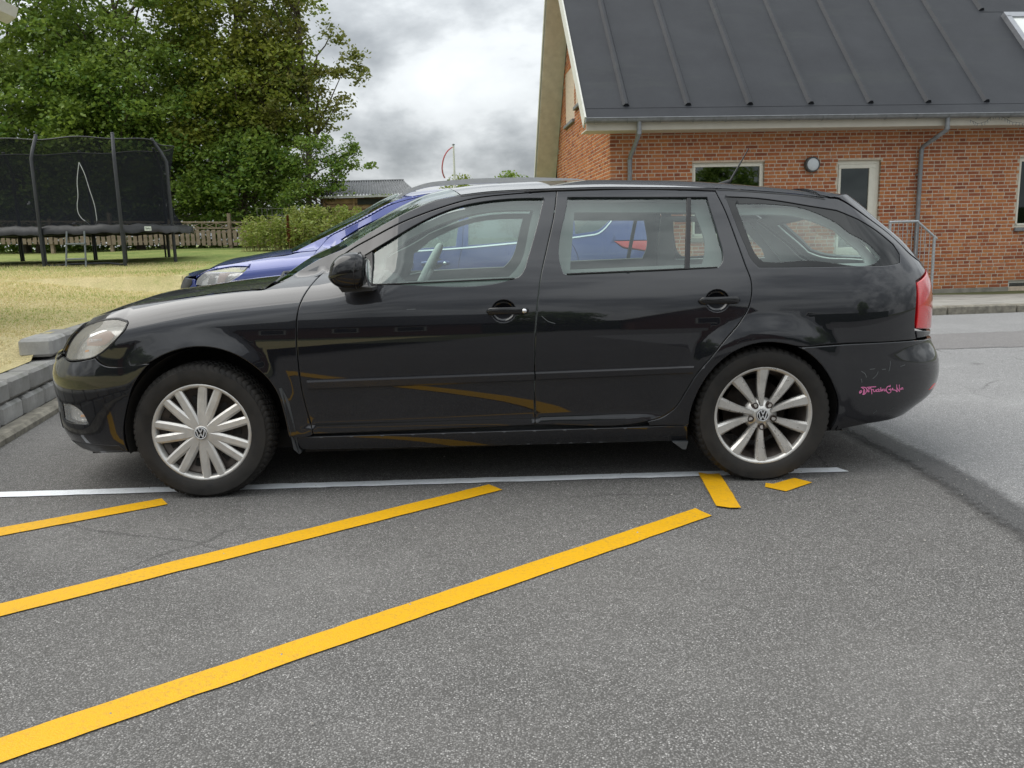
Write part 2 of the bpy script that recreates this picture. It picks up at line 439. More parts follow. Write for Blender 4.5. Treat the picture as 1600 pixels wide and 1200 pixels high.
# ================================================================== black estate car
def paint(name, col, flake=0., coat_ior=1.62, dust=.5, base_rough=.35):
    d = Nd(name)
    big = d.noise(2.2, 4, .6); fine = d.noise(90, 3, .7); sp = d.vor(140, feature='F1')
    z = d.n('ShaderNodeSeparateXYZ'); d.set(z.inputs[0], d.co())
    low = d.ramp(z.outputs[2], [(.18, 1.), (.62, .12)])                     # road film thickens towards the sills
    film = d.math('MULTIPLY', d.math('MULTIPLY', low, d.ramp(big, [(.3, .25), (.75, 1.)])), dust)
    specks = d.math('MULTIPLY', d.ramp(sp, [(.0, 1.), (.07, .0)]), d.ramp(d.noise(7, 2), [(.55, 0.), (.7, .5)]))
    dirt = d.math('ADD', d.math('MULTIPLY', film, .35), d.math('MULTIPLY', specks, .35), True)
    nz = d.n('ShaderNodeSeparateXYZ'); d.set(nz.inputs[0], d.n('ShaderNodeNewGeometry').outputs['Normal'])
    dust_sheen = d.math('MULTIPLY', d.ramp(nz.outputs[2], [(.08, 0.), (.22, .05), (.5, .075), (1., .09)]), d.ramp(d.noise(1.6, 5, .6), [(.3, .7), (.7, 1.2)]))     # dust on upward faces; its pale tone also paints in sky sheen
    c = d.mix(dust_sheen, d.mix(dirt, col, (.16, .145, .13)), (.30, .31, .34))
    rough = d.math('ADD', base_rough, d.math('MULTIPLY', film, .25), True)
    cr = d.math('ADD', .010, d.math('MULTIPLY', d.math('ADD', film, d.math('MULTIPLY', fine, .12)), .16), True)
    wav = d.bump(d.noise(5, 2, .4), .006, .02)
    return d.pbr(c, rough, flake, None, .08 if flake == 0 else .4, Coat_Weight=1., Coat_Roughness=cr, Coat_IOR=coat_ior, Coat_Normal=wav)
def glass_mat(name, tint, ior=1.55, extra=.03, dirt=.04):
    d = Nd(name)
    tr = d.n('ShaderNodeBsdfTransparent'); tr.inputs[0].default_value = (*tint, 1)
    gl = d.n('ShaderNodeBsdfGlossy'); gl.inputs['Roughness'].default_value = .015; gl.inputs[0].default_value = (.95, 1, .98, 1)
    fr = d.n('ShaderNodeFresnel'); bf = d.n('ShaderNodeNewGeometry').outputs['Backfacing']
    d.set(fr.inputs[0], d.math('ADD', d.math('MULTIPLY', bf, 1 / ior - ior), ior))      # a thin pane mirrors alike from both sides
    fac = d.math('ADD', fr.outputs[0], extra, True)
    m = d.n('ShaderNodeMixShader'); d.set(m.inputs[0], fac); d.l.new(tr.outputs[0], m.inputs[1]); d.l.new(gl.outputs[0], m.inputs[2])
    d.l.new(m.outputs[0], d.out.inputs[0])
    return d.m
def lens_mat(name, col, clear=.4):
    d = Nd(name); c = d.ramp(d.noise(9, 4, .6), [(.3, tuple(x * .85 for x in col)), (.7, col)])
    p = d.n('ShaderNodeBsdfPrincipled'); d.set(p.inputs['Base Color'], c); p.inputs['Roughness'].default_value = .12
    p.inputs['Coat Weight'].default_value = 1; p.inputs['Coat Roughness'].default_value = .05
    t = d.n('ShaderNodeBsdfTransparent'); m = d.n('ShaderNodeMixShader'); m.inputs[0].default_value = 1 - clear
    d.l.new(t.outputs[0], m.inputs[1]); d.l.new(p.outputs[0], m.inputs[2]); d.l.new(m.outputs[0], d.out.inputs[0])
    return d.m
def tyre_mat():
    d = Nd('tyre_rubber'); v = d.co()
    nz = d.noise(14, 5, .65); c = d.ramp(nz, [(.3, (.011, .0105, .010)), (.72, (.032, .029, .026))])
    return d.pbr(c, d.ramp(nz, [(.3, .55), (.7, .85)]), 0, d.bump(d.noise(60, 3), .25, .003), .35)
M_PAINT = paint('black_car_paint', (.0060, .0065, .0090), .0, 1.56, .06)
M_BLUE = paint('blue_car_paint', (.002, .022, .20), .3, 1.55, .08, .3)
M_GLASS = glass_mat('car_window_glass', (.77, .88, .835), 1.6, .045, .07)
M_SCREEN = glass_mat('windscreen_glass', (.62, .74, .68), 1.55, .03, .03)
M_BLACKGLASS = simple('black_glass_border', (.012, .013, .013), .06, var=.1)
M_TRIM = simple('black_plastic_trim', (.016, .016, .017), .42, var=.2, scale=20)
M_GLOSSBLK = simple('gloss_black_plastic', (.008, .008, .009), .08, var=.1)
M_MOULD = simple('satin_black_moulding', (.012, .012, .014), .20, var=.15, spec=.5)
M_RUBBER = simple('window_rubber', (.012, .012, .012), .6)
M_UNDER = simple('underbody_black', (.012, .011, .010), .9)
M_LINER = simple('grey_plastic_liner', (.05, .055, .06), .65, var=.25, scale=12)
M_CABIN = simple('grey_cabin_trim', (.52, .535, .525), .8, var=.08)
M_DOORCARD = simple('door_card_trim', (.17, .178, .174), .8, var=.08)
M_CABIND = simple('dark_cabin_trim', (.055, .057, .058), .75, var=.1)
M_SEAT = simple('charcoal_seat_fabric', (.125, .130, .128), .95, var=.2, scale=60)
M_TYRE = tyre_mat()
M_CAP = simple('hubcap_silver', (.60, .585, .555), .36, .55, var=.16, scale=14)
M_ALLOY = simple('alloy_silver', (.62, .605, .575), .3, .65, var=.16, scale=16)
M_STEEL = simple('dark_brake_steel', (.10, .085, .075), .5, .6, var=.5, scale=18)
M_EMBLEM = simple('satin_emblem_grey', (.62, .63, .64), .38, .25, var=.05)
M_CHROME = simple('chrome', (.78, .79, .80), .12, 1., var=.05)
M_LENS = lens_mat('yellowed_headlight_lens', (.66, .64, .57), .64)
M_CLEAR = lens_mat('clear_lamp_lens', (.62, .63, .62), .6)
M_REFLECTOR = simple('lamp_reflector', (.66, .65, .62), .25, .4, var=.2, scale=25)
M_BEIGE = simple('lamp_brown_band', (.34, .22, .18), .4, var=.1)
M_ORANGE = simple('orange_bulb', (.8, .33, .05), .3)
def red_lens():
    d = Nd('red_tail_lens'); st = d.n('ShaderNodeTexWave', wave_type='BANDS', bands_direction='Z'); d.set(st.inputs[0], d.co()); st.inputs['Scale'].default_value = 40; st.inputs['Distortion'].default_value = 0
    c = d.mix(d.ramp(st.outputs['Fac'], [(.4, 0.), (.6, .35)]), (.62, .008, .012), (.40, .004, .008))
    return d.pbr(c, .16, 0, None, .5, Coat_Weight=1., Coat_Roughness=.03, Subsurface_Weight=.0)
M_RED = red_lens()
M_PINK = simple('pink_vinyl', (.80, .22, .45), .45, var=.05)

# ================================================================== ground
def asphalt_mat(name, dark, light, warm, stain=1.):
    d = Nd(name); v = d.co()
    g = d.vor(205, v, 'F1', 'Color'); gs = d.n('ShaderNodeSeparateColor'); d.set(gs.inputs[0], g)
    dist = d.vor(205, v, 'F1', 'Distance')
    stone = d.ramp(gs.outputs[0], [(.0, dark), (.55, tuple((a + b) / 2 for a, b in zip(dark, light))), (.86, light), (.94, tuple(min(1, c * 1.25) for c in light)), (1., tuple(min(1, c * 1.9) for c in light))])
    binder = d.mix(d.ramp(dist, [(.35, 0.), (.62, 1.)]), stone, tuple(c * .62 for c in dark))
    mid = d.noise(22, 5, .7, v); big = d.noise(.55, 5, .62, v); big2 = d.noise(1.7, 4, .6, v)
    c = d.mix(d.ramp(mid, [(.35, 0.), (.65, .35)]), binder, tuple(x * .75 for x in dark))
    c = d.mix(d.ramp(big, [(.40, 0.), (.72, .40 * stain)]), c, warm)
    c = d.mix(d.ramp(big2, [(.52, 0.), (.75, .30 * stain)]), c, tuple(x * .55 for x in dark))
    dust = d.ramp(d.noise(.9, 6, .7, d.map((1, 1, 1), v, loc=(7, 3, 0))), [(.50, 0.), (.85, .22)])
    c = d.mix(dust, c, tuple(min(1, x * 1.3) for x in light))
    oil = d.ramp(d.vor(1.15, d.map((1, 1, 1), v, loc=(3.3, 1.7, 0)), 'F1', 'Distance'), [(.03, .55), (.10, 0.)])      # old oil drips
    c = d.mix(d.math('MULTIPLY', oil, d.ramp(d.noise(14, 4, .7, v), [(.35, .2), (.65, 1.)])), c, (.05, .048, .046))
    crk = d.vor(.55, d.mix(.12, v, d.noise(2.5, 4, .7, v, out='Color')), 'DISTANCE_TO_EDGE')
    c = d.mix(d.math('MULTIPLY', d.ramp(crk, [(.0015, .55), (.005, 0.)]), d.ramp(d.noise(.8, 3, .6, v), [(.50, 0.), (.62, 1.)])), c, (.035, .034, .033))
    bmp = d.bump(d.math('ADD', d.math('MULTIPLY', dist, -.8), d.math('MULTIPLY', d.noise(60, 3, .6, v), .7)), .55, .006)
    return d.pbr(c, d.ramp(mid, [(.3, .78), (.7, .95)]), 0, bmp, .3)
M_ASPH = asphalt_mat('parking_asphalt', (.130, .126, .120), (.292, .284, .275), (.215, .203, .188), .6)
M_ROAD = asphalt_mat('old_road_asphalt', (.25, .25, .25), (.42, .417, .41), (.34, .335, .33), .4)
M_PATCH = asphalt_mat('patch_asphalt', (.20, .193, .19), (.33, .32, .315), (.25, .24, .235), .4)
M_ROUGH = asphalt_mat('tarred_strip', (.10, .10, .10), (.19, .188, .185), (.12, .118, .117))
def line_mat(name, col, wear):
    d = Nd(name); v = d.co(); w = d.math('MULTIPLY', d.ramp(d.noise(75, 5, .75, v), [(.36, wear), (.50, 0.)]), d.ramp(d.noise(3.2, 4, .6, v), [(.35, .35), (.65, 1.)]))
    c = d.mix(w, d.ramp(d.noise(3, 4), [(.3, tuple(x * .93 for x in col)), (.7, col)]), (.10, .095, .09))
    return d.pbr(c, .55, 0, d.bump(d.math('ADD', d.noise(120, 3, .6, v), d.math('MULTIPLY', d.vor(205, v), .8)), .35, .004), .4)
M_YELL = line_mat('yellow_line_paint', (.70, .375, .002), .35)
M_WHITE = line_mat('white_line_paint', (.84, .87, .90), .25)
def sheet(name, poly, z, mat, parent=None, jitter=0., step=.06, **k):
    P = []
    n = len(poly)
    for i in range(n):
        a = np.array(poly[i]); b = np.array(poly[(i + 1) % n]); L = np.linalg.norm(b - a); m = max(1, int(L / step)) if jitter else 1
        for j in range(m): P.append(a + (b - a) * j / m + (NR.normal(0, jitter, 2) if jitter and j else 0))
    r = delaunay_2d_cdt([Vector(p) for p in P], [(i, (i + 1) % len(P)) for i in range(len(P))], [], 1, 1e-6)
    V = [(p[0], p[1], z) for p in r[0]]; F = [f if (lambda a, b, c: (b - a).cross(c - a))(r[0][f[0]], r[0][f[1]], r[0][f[2]]) > 0 else f[::-1] for f in [tuple(f) for f in r[2]]]
    return mesh(name, V, F, mat, parent, **k)
KX = lambda y: -3.05 - .2115 * (y - 4.74)         # foot of the kerb on the left
ground = sheet('ground', [(-700, -700), (700, -700), (700, 900), (-700, 900)], -.06, simple('field_grass', (.075, .085, .03), .95, var=.3, scale=.2), kind='structure')
asph = sheet('asphalt', [(KX(-45) - .5, -45), (60, -45), (60, 15.9), (14, 11.9), (1.0, 10.75), (.9, 11.5), (KX(11.5) - .3, 11.5)], 0., M_ASPH, kind='structure')
# the older, paler road surface behind and to the right of the bay
ROADE = [(1.95, -8), (60, -8), (60, 15.6), (14, 11.85), (1.2, 10.7), (-.3, 8.2), (1.6, 7.2), (1.97, 5.6), (2.0, 4.6), (2.03, 3.8), (1.97, 3.0), (1.95, 1.5)]
road = sheet('road', ROADE, .004, M_ROAD, jitter=.012, kind='structure')
sheet('road_patch', [(.5, 7.73), (1.5, 7.74), (4.06, 7.79), (9, 8.0), (30, 9.2), (30, 10.6), (9, 9.35), (4.67, 8.96), (1.5, 8.75), (.5, 8.7)], .008, M_PATCH, road, jitter=.012)
st = smooth_poly([(2.0, 6.2), (1.98, 5.2), (2.0, 4.6), (2.02, 3.8), (1.965, 3.0), (1.93, 2.4), (1.92, 1.2), (1.95, -1)], .15, 80, False)
def seam_mat():
    m = M_ROUGH; t = m.node_tree; out = [n for n in t.nodes if n.type == 'OUTPUT_MATERIAL'][0]; b = out.inputs[0].links[0].from_node
    at = t.nodes.new('ShaderNodeAttribute'); at.attribute_name = 'edge'; nz = t.nodes.new('ShaderNodeTexNoise'); nz.inputs['Scale'].default_value = 45; nz.inputs['Detail'].default_value = 5
    tcn = t.nodes.new('ShaderNodeTexCoord'); t.links.new(tcn.outputs['Object'], nz.inputs['Vector'])
    a = t.nodes.new('ShaderNodeMath'); a.operation = 'ADD'; t.links.new(at.outputs['Fac'], a.inputs[0]); t.links.new(nz.outputs['Fac'], a.inputs[1])
    r = t.nodes.new('ShaderNodeMapRange'); t.links.new(a.outputs[0], r.inputs[0]); r.inputs[1].default_value = .55; r.inputs[2].default_value = 1.15; r.inputs[4].default_value = .92
    tr = t.nodes.new('ShaderNodeBsdfTransparent'); mx = t.nodes.new('ShaderNodeMixShader'); t.links.new(r.outputs[0], mx.inputs[0]); t.links.new(tr.outputs[0], mx.inputs[1]); t.links.new(b.outputs[0], mx.inputs[2]); t.links.new(mx.outputs[0], out.inputs[0])
seam_mat()
def soft_strip(name, path, w, z, mat, parent):
    n = len(path); V = []; E = []
    for f in (-1, -.5, 0, .5, 1):
        L, R = rect_path(path, w * abs(f)); V += [(p[0], p[1], z) for p in (L if f < 0 else R)]; E += [1 - abs(f)] * n
    o = mesh(name, V, [(k * n + i, (k + 1) * n + i, (k + 1) * n + i + 1, k * n + i + 1) for k in range(4) for i in range(n - 1)], mat, parent)
    at = o.data.attributes.new('edge', 'FLOAT', 'POINT'); at.data.foreach_set('value', np.array(E)); return o
soft_strip('tarred_seam', [tuple(p) for p in st], .26, .012, M_ROUGH, road)
# painted bay lines
YL = [[(-4.0, 2.065), (-2.162, 3.289), (-1.631, 3.643), (-1.567, 3.553), (-2.100, 3.186), (-3.9, 1.945)],
      [(-3.277, 1.331), (-1.699, 2.531), (-.121, 3.731), (-.057, 3.640), (-1.640, 2.435), (-3.223, 1.230)],
      [(-3.23, .237), (-1.235, 1.773), (.760, 3.309), (.778, 3.265), (.805, 3.211), (-1.176, 1.676), (-3.157, .141)]]
for i, p in enumerate(YL): sheet('yellow_line', p, .0045, M_YELL, asph, jitter=.0012)
sheet('yellow_line', [(.889, 3.822), (.905, 3.816), (.93, 3.798), (.955, 3.797), (.986, 3.802), (.947, 3.289), (.90, 3.292), (.851, 3.322)], .0085, M_YELL, asph, jitter=.001)
sheet('yellow_line', [(1.151, 3.619), (1.158, 3.640), (1.190, 3.625), (1.314, 3.708), (1.370, 3.630), (1.208, 3.507), (1.137, 3.581)], .0045, M_YELL, asph)
sheet('white_line', [(-6, 3.766), (-2.483, 3.813), (-.509, 3.840), (1.575, 3.865), (1.605, 3.790), (-.500, 3.760), (-2.432, 3.729), (-6, 3.68)], .0045, M_WHITE, asph, jitter=.0025)
# pavement and kerb stones along the house
def kerb_pt(x): return 11.03 + (x - 5.73) * .0918
M_CONC = simple('pale_concrete', (.26, .25, .225), .9, var=.28, scale=3, bump=.25)
M_KERB = simple('granite_kerb', (.20, .185, .15), .9, var=.4, scale=14, bump=.4)
def pave_z(x, y):
    t = (y - kerb_pt(x) - .2) / (15.3 + (x - 1.9) * .087 - kerb_pt(x)); return .105 - .215 * max(0, t) ** 1.1 + .03 * math.exp(-((x - 7.9) / .8) ** 2) * max(0, t) ** 3
PVX = np.linspace(1.0, 14, 40); PVT = np.linspace(0, 1.05, 10); PV = []
for t in PVT:
    for x in PVX:
        y = kerb_pt(x) + .2 + t * (15.3 + (x - 1.9) * .087 - kerb_pt(x) - .2); PV.append((x, y, pave_z(x, y)))
pv = mesh('pavement', PV, [(j * 40 + i, j * 40 + i + 1, (j + 1) * 40 + i + 1, (j + 1) * 40 + i) for j in range(9) for i in range(39)], M_CONC, smooth=True, kind='structure')
ks = MB(); ks.box((0, 0, -.1), (.985, .2, .112), .018); kerb0 = None
kerbs = empty('kerb', (0, 0, 0), 0, kind='structure')
for i in range(14):
    x = 1.0 + i * .995 - .05
    if kerb0 is None: kerb0 = o = ks.build('kerb_stone', M_KERB, kerbs)
    else: o = kerb0.copy(); COL.objects.link(o); o.parent = kerbs
    o.location = (x, kerb_pt(x), RNG.uniform(-.006, .006)); o.rotation_euler = (RNG.uniform(-.01, .01), RNG.uniform(-.004, .004), math.atan(.0918) + RNG.uniform(-.006, .006))

# loose grit lying on the asphalt
rg0 = np.random.default_rng(3); gm = MB()
for i in range(420):
    x, y = rg0.uniform(-2.2, 2.6), rg0.uniform(1.5, 5.6); r = rg0.uniform(.0015, .0042) * (1.6 if rg0.random() < .08 else 1)
    P = [(x + r * rg0.uniform(.6, 1.1) * math.cos(a), y + r * rg0.uniform(.6, 1.1) * math.sin(a), .0125 if x > 1.85 else .0045) for a in np.linspace(0, 2 * math.pi, 6)[:5]]
    gm.add(P + [(x, y, P[0][2] + r)], [(k, (k + 1) % 5, 5) for k in range(5)])
gm.build('road_grit', simple('pale_grit', (.36, .34, .31), .9, var=.5, scale=300), None, fix=False, label='loose grit scattered over the asphalt', cat='grit', kind='stuff')
# ================================================================== brick house
HX, HY, HPS = 1.8745, 15.2284, .08696
house = empty('brick_house', (HX, HY, 0), HPS, label='red brick house with black roof, white windows and zinc gutter on the right', cat='house')
HL, HD, WT = 11.0, 6.6, 3.08            # length, depth, wall top
EAV, TAN_N = -.50, 1.065                # eave overhang, pitch of the near slope
def brick_mat(name, pale=0.):
    d = Nd(name); r = d.objrand(); isl = d.island()
    k = d.math('FRACT', d.math('ADD', r, isl))
    c = d.ramp(k, [(0., (.22, .070, .038)), (.08, (.30, .098, .045)), (.35, (.39, .130, .052)), (.6, (.45, .165, .060)), (.82, (.50, .205, .074)), (1., (.45, .185, .098))])
    nz = d.noise(26, 5, .7); c = d.mix(d.ramp(nz, [(.35, 0.), (.7, .4)]), c, (.20, .06, .035))
    c = d.mix(d.ramp(d.noise(9, 5, .75), [(.60, 0.), (.8, .22 + pale)]), c, (.48, .36, .28))
    return d.pbr(c, .9, 0, d.bump(d.noise(70, 5, .7), .5, .004), .25)
M_BRICK = brick_mat('red_brick')
M_MORTAR = simple('lime_mortar', (.52, .43, .335), .95, var=.22, scale=20, bump=.4)
M_ROOFF = None
def roof_mat():
    d = Nd('black_roofing_felt'); v = d.co()
    c = d.ramp(d.noise(1.3, 6, .65, v), [(.3, (.014, .016, .021)), (.7, (.026, .029, .035))])
    c = d.mix(d.ramp(d.noise(140, 3, .7, v), [(.45, 0.), (.7, .5)]), c, (.042, .046, .050))
    c = d.mix(d.ramp(d.noise(2.2, 5, .7, d.map((.25, 1, 1), v)), [(.55, 0.), (.75, .25)]), c, (.055, .065, .055))
    return d.pbr(c, .62, 0, d.bump(d.noise(160, 4, .7, v), .35, .003), .4)
M_ROOFF = roof_mat()
M_WOODW = simple('white_painted_wood', (.62, .62, .57), .5, var=.08, scale=10)
M_FRAME = simple('cream_window_frame', (.66, .64, .55), .45, var=.06)
M_SOFFIT = simple('grey_brown_soffit_board', (.62, .60, .57), .85, var=.12, scale=5)
M_ZINC = simple('weathered_zinc', (.20, .21, .22), .5, .35, var=.2, scale=9)
M_PLINTH = simple('grey_plinth_render', (.24, .225, .19), .95, var=.3, scale=4, bump=.3)
M_PANE = glass_mat('house_window_pane', (.35, .40, .40), 1.55, .06, .02)
M_DARKROOM = simple('dark_room', (.03, .033, .035), .9)
M_GALV = simple('galvanised_steel', (.40, .43, .45), .42, .6, var=.25, scale=30)
WIN = dict(w1=(1.515, 2.88, 1.105, 2.455), door=(4.275, 5.115, .16, 2.452), w2=(7.85, 9.2, 1.15, 2.452), bas=(7.81, 8.7, -.10, .139))
# mortar backing walls with openings
def wall_sheet(mb, u0, u1, z0, z1, holes, v, dep):
    xs = sorted({u0, u1, *[h[0] for h in holes], *[h[1] for h in holes]}); zs = sorted({z0, z1, *[h[2] for h in holes], *[h[3] for h in holes]})
    for a, b in zip(xs[:-1], xs[1:]):
        for c, e in zip(zs[:-1], zs[1:]):
            m = ((a + b) / 2, (c + e) / 2)
            if any(h[0] < m[0] < h[1] and h[2] < m[1] < h[3] for h in holes): continue
            mb.quad((a, v, c), (b, v, c), (b, v, e), (a, v, e))
    for h in holes:
        a, b, c, e = h
        mb.quad((a, v, c), (a, v + dep, c), (a, v + dep, e), (a, v, e)); mb.quad((b, v, c), (b, v, e), (b, v + dep, e), (b, v + dep, c))
        mb.quad((a, v, e), (a, v + dep, e), (b, v + dep, e), (b, v, e)); mb.quad((a, v, c), (b, v, c), (b, v + dep, c), (a, v + dep, c))
holes = [(h[0], h[1], max(h[2], .02), h[3]) for h in WIN.values()]
RIDGE_V = 3.55
def zroof(v): return 3.19 + (v - EAV) * TAN_N        # top surface of the near slope
RZ = zroof(RIDGE_V); FAR_V, FAR_Z = 7.05, 2.62
mb = MB(); wall_sheet(mb, .006, HL, -.2, WT + .1, holes, .006, .12)
mb.quad((.006, .006, -.2), (.006, HD, -.2), (.006, HD, 3.0), (.006, RIDGE_V, RZ - .35), (.006, .006, WT + .1))
mb.quad((HL, .012, -.2), (HL, HD, -.2), (HL, HD, 3.0), (HL, RIDGE_V, RZ - .35), (HL, .012, WT + .1)); mb.quad((.012, HD, -.2), (HL, HD, -.2), (HL, HD, 3.0), (.012, HD, 3.0))
wallm = mb.build('mortar_wall', M_MORTAR, house)
# bricks, flemish-like courses: whole-brick and header courses as in the photo
CH, BL, BH, JN = .0667, .222, .101, .0175
bricks = []
def course(i, u0, u1, z):
    out = []; 
    if i % 2 == 0:      # course of stretchers, half-brick starts varied
        u = u0 - (.06 if (i // 2) % 2 else .0)
        pat = [BL]
    else: u = u0; pat = [BH] if i % 4 == 1 else [BH, BH, BH]
    k = 0
    while u < u1:
        w = pat[k % len(pat)]
        if i % 2 == 0 and RNG.random() < .07: w = BH
        out.append((u, u + w, z)); u += w + JN; k += 1
    return out
ncs = int((WT + .02) / CH)
def cut(lst, hs):
    res = []
    for a, b, z in lst:
        segs = [(a, b)]
        for h in hs:
            if h[2] - .03 < z + CH / 2 < h[3] + .01:
                ns = []
                for s0, s1 in segs:
                    if s1 <= h[0] or s0 >= h[1]: ns.append((s0, s1)); continue
                    if s0 < h[0] - .02: ns.append((s0, h[0]))
                    if s1 > h[1] + .02: ns.append((h[1], s1))
                segs = ns
        res += [(s0, s1, z) for s0, s1 in segs]
    return res
for i in range(ncs + 1):
    z = .025 + i * CH
    if z + .055 > WT + .06: break
    for a, b, z in cut(course(i, 0., HL - .05, z), holes):
        a = max(a, 0.)
        if b - a > .03: bricks.append((a, b, z))
def vis(b):   # the bricks seen largest: those standing free above and right of the parked car
    a, c, z = b
    return (c < 8.0) and ((z > 2.05 and a > 3.0) or (a > 5.2 and z > .0))
show = [b for b in bricks if vis(b)]
show.sort(key=lambda b: (-(b[1] - b[0]), abs(b[2] - 1.7)))
single = set(show[:300]); bm_cache = {}
def brick_mesh(w):
    key = round(w, 3)
    if key not in bm_cache:
        m = MB(); m.box((0, 0, 0), (key, .05, CH - JN), .004)
        o = m.build('brick', M_BRICK, house); bm_cache[key] = [o.data, o]
        return o
    o = bpy.data.objects.new('brick', bm_cache[key][0]); link(o, house); return o
rest = MB()
for b in bricks:
    j = RNG.uniform(-.003, .003)
    if b in single:
        o = brick_mesh(b[1] - b[0]); o.location = (b[0], j, b[2]); o.rotation_euler = (0, RNG.uniform(-.004, .004), 0)
    else: rest.box((b[0], j, b[2]), (b[1], .05, b[2] + CH - JN))
# gable bricks
def gable_top(v): return min(zroof(v), RZ - (v - RIDGE_V) * (RZ - FAR_Z) / (FAR_V - RIDGE_V)) - .30
GWIN = [(3.80, 5.02, 3.80, 4.98), (2.95, 3.62, 4.02, 4.55)]
for i in range(120):
    z = .025 + i * CH
    if z > RZ: break
    for a, b, z in cut(course(i, 0., HD, z), [(g[0], g[1], g[2], g[3]) for g in GWIN]):
        a = max(a, .06); b = min(b, HD)
        if b - a < .03 or gable_top((a + b) / 2) < z + .05: continue
        j = RNG.uniform(-.003, .003); rest.box((j, a, z), (.05, b, z + CH - JN))
rest.build('brickwork', M_BRICK, house, fix=False, kind='stuff')
# soldier reveal beside the door, plinth
pl = MB(); pl.box((-.01, -.03, -.3), (7.80, .10, .022), .006); pl.box((8.71, -.03, -.3), (HL, .10, .022), .006); pl.build('plinth', M_PLINTH, house)
# roof: two slopes with felt battens
vt = Vector((0, 1, TAN_N)).normalized(); nt = Vector((0, -TAN_N, 1)).normalized()
OV = -.52
def slab(mb, u0, u1, va, za, vb, zb, th):
    d = Vector((0, vb - va, zb - za)).normalized(); n = Vector((0, -d.z, d.y)) * (1 if vb > va else -1)
    A = [(u0, va, za), (u1, va, za), (u1, vb, zb), (u0, vb, zb)]; Bv = [(x - n.x * th, y - n.y * th, z - n.z * th) for x, y, z in A]
    mb.add(A + Bv, [(0, 1, 2, 3), (7, 6, 5, 4), (0, 4, 5, 1), (1, 5, 6, 2), (2, 6, 7, 3), (3, 7, 4, 0)])
mb = MB(); slab(mb, OV, HL + .5, EAV, 3.19, RIDGE_V, RZ, .10); roof = mb.build('roof', M_ROOFF, house)
mb = MB(); slab(mb, OV, HL + .5, RIDGE_V, RZ, FAR_V, FAR_Z, .10); mb.build('rear_roof', M_ROOFF, house)
BAT = [.225, 1.337, 2.459, 3.581, 4.694, 5.786, 6.90, 7.99, 9.8, 10.9]
for k, u in enumerate(BAT):
    mb = MB(); va = EAV + .21 if k != 7 else 1.66
    p0 = Vector((u, va, zroof(va))); p1 = Vector((u, RIDGE_V - .05, zroof(RIDGE_V - .05)))
    V = []
    for p in (p0, p1):
        for dx, h in ((-.062, .002), (-.024, .058), (.024, .058), (.062, .002)): V.append((p.x + dx, p.y + nt.y * h, p.z + nt.z * h))
    mb.add(V, [(0, 1, 5, 4), (1, 2, 6, 5), (2, 3, 7, 6), (0, 3, 2, 1), (4, 5, 6, 7), (0, 4, 7, 3)]); mb.build('roof_batten', M_ROOFF, roof)
mb = MB()
for v0, v1 in ((EAV + .17, EAV + .20),): slab(mb, OV + .02, HL + .48, v0, zroof(v0) + .006, v1, zroof(v1) + .006, .01)
mb.build('felt_edge', M_ROOFF, roof)
mb = MB(); slab(mb, 7.99, 9.8, 1.62, zroof(1.62) + .007, 1.66, zroof(1.66) + .007, .01); mb.build('felt_overlap', M_ROOFF, roof)
# skylight
def on_roof(u, v, h): return (u, v + nt.y * h, zroof(v) + nt.z * h)
def roof_bar(mb, u0, u1, v0, v1, h0, h1):
    A = [on_roof(u0, v0, h0), on_roof(u1, v0, h0), on_roof(u1, v1, h0), on_roof(u0, v1, h0)]; Bv = [on_roof(u0, v0, h1), on_roof(u1, v0, h1), on_roof(u1, v1, h1), on_roof(u0, v1, h1)]
    mb.add(A + Bv, [(3, 2, 1, 0), (4, 5, 6, 7), (0, 1, 5, 4), (1, 2, 6, 5), (2, 3, 7, 6), (3, 0, 4, 7)])
M_SKYF = simple('grey_skylight_frame', (.30, .31, .33), .35, .6, var=.1)
sk = empty('skylight', (0, 0, 0), 0, house)
SU, SV0, SV1 = 8.32, .60, 1.44
for (a, b, c, e) in ((SU, SU + .11, SV0, SV1), (SU + 1.2, SU + 1.31, SV0, SV1), (SU, SU + 1.31, SV1 - .02, SV1 + .08), (SU, SU + 1.31, SV0 - .08, SV0)):
    mb = MB(); roof_bar(mb, a, b, c, e, .0, .10); mb.build('frame_bar', M_SKYF, sk)
mb = MB(); roof_bar(mb, SU + .10, SU + 1.21, SV0, SV1, .05, .07); mb.build('skylight_pane', simple('pale_blind_behind_glass', (.66, .68, .66), .12, var=.03), sk)
# verge boards, soffits, fascia
mb = MB()
for a in (-.6,):
    slab(mb, OV - .035, OV - .004, EAV - .03, 3.19 + .045 - .03 * TAN_N, RIDGE_V, RZ + .055, .23)
bb = mb.build('verge_board', M_WOODW, house)
mb = MB(); slab(mb, OV - .035, OV - .004, RIDGE_V, RZ + .05, FAR_V, FAR_Z + .05, .10); mb.build('verge_board', M_WOODW, house)
mb = MB(); slab(mb, OV, .0, RIDGE_V, RZ - .16, FAR_V - .05, FAR_Z - .11, .03); mb.build('gable_soffit', M_SOFFIT, house)
for t in (.3, .62):
    v = RIDGE_V + (FAR_V - RIDGE_V) * t
mb = MB(); slab(mb, OV, .0, EAV + .1, zroof(EAV + .1) - .17, RIDGE_V, RZ - .16, .03); mb.build('gable_soffit', M_SOFFIT, house)
mb = MB(); mb.box((OV - .002, EAV + .02, 2.985), (HL + .5, .012, 3.01)); mb.box((OV - .002, EAV - .006, 2.98), (HL + .5, EAV + .019, 3.135)); mb.build('eaves_fascia', simple('cream_fascia_board', (.50, .47, .40), .6, var=.06, scale=4), house)
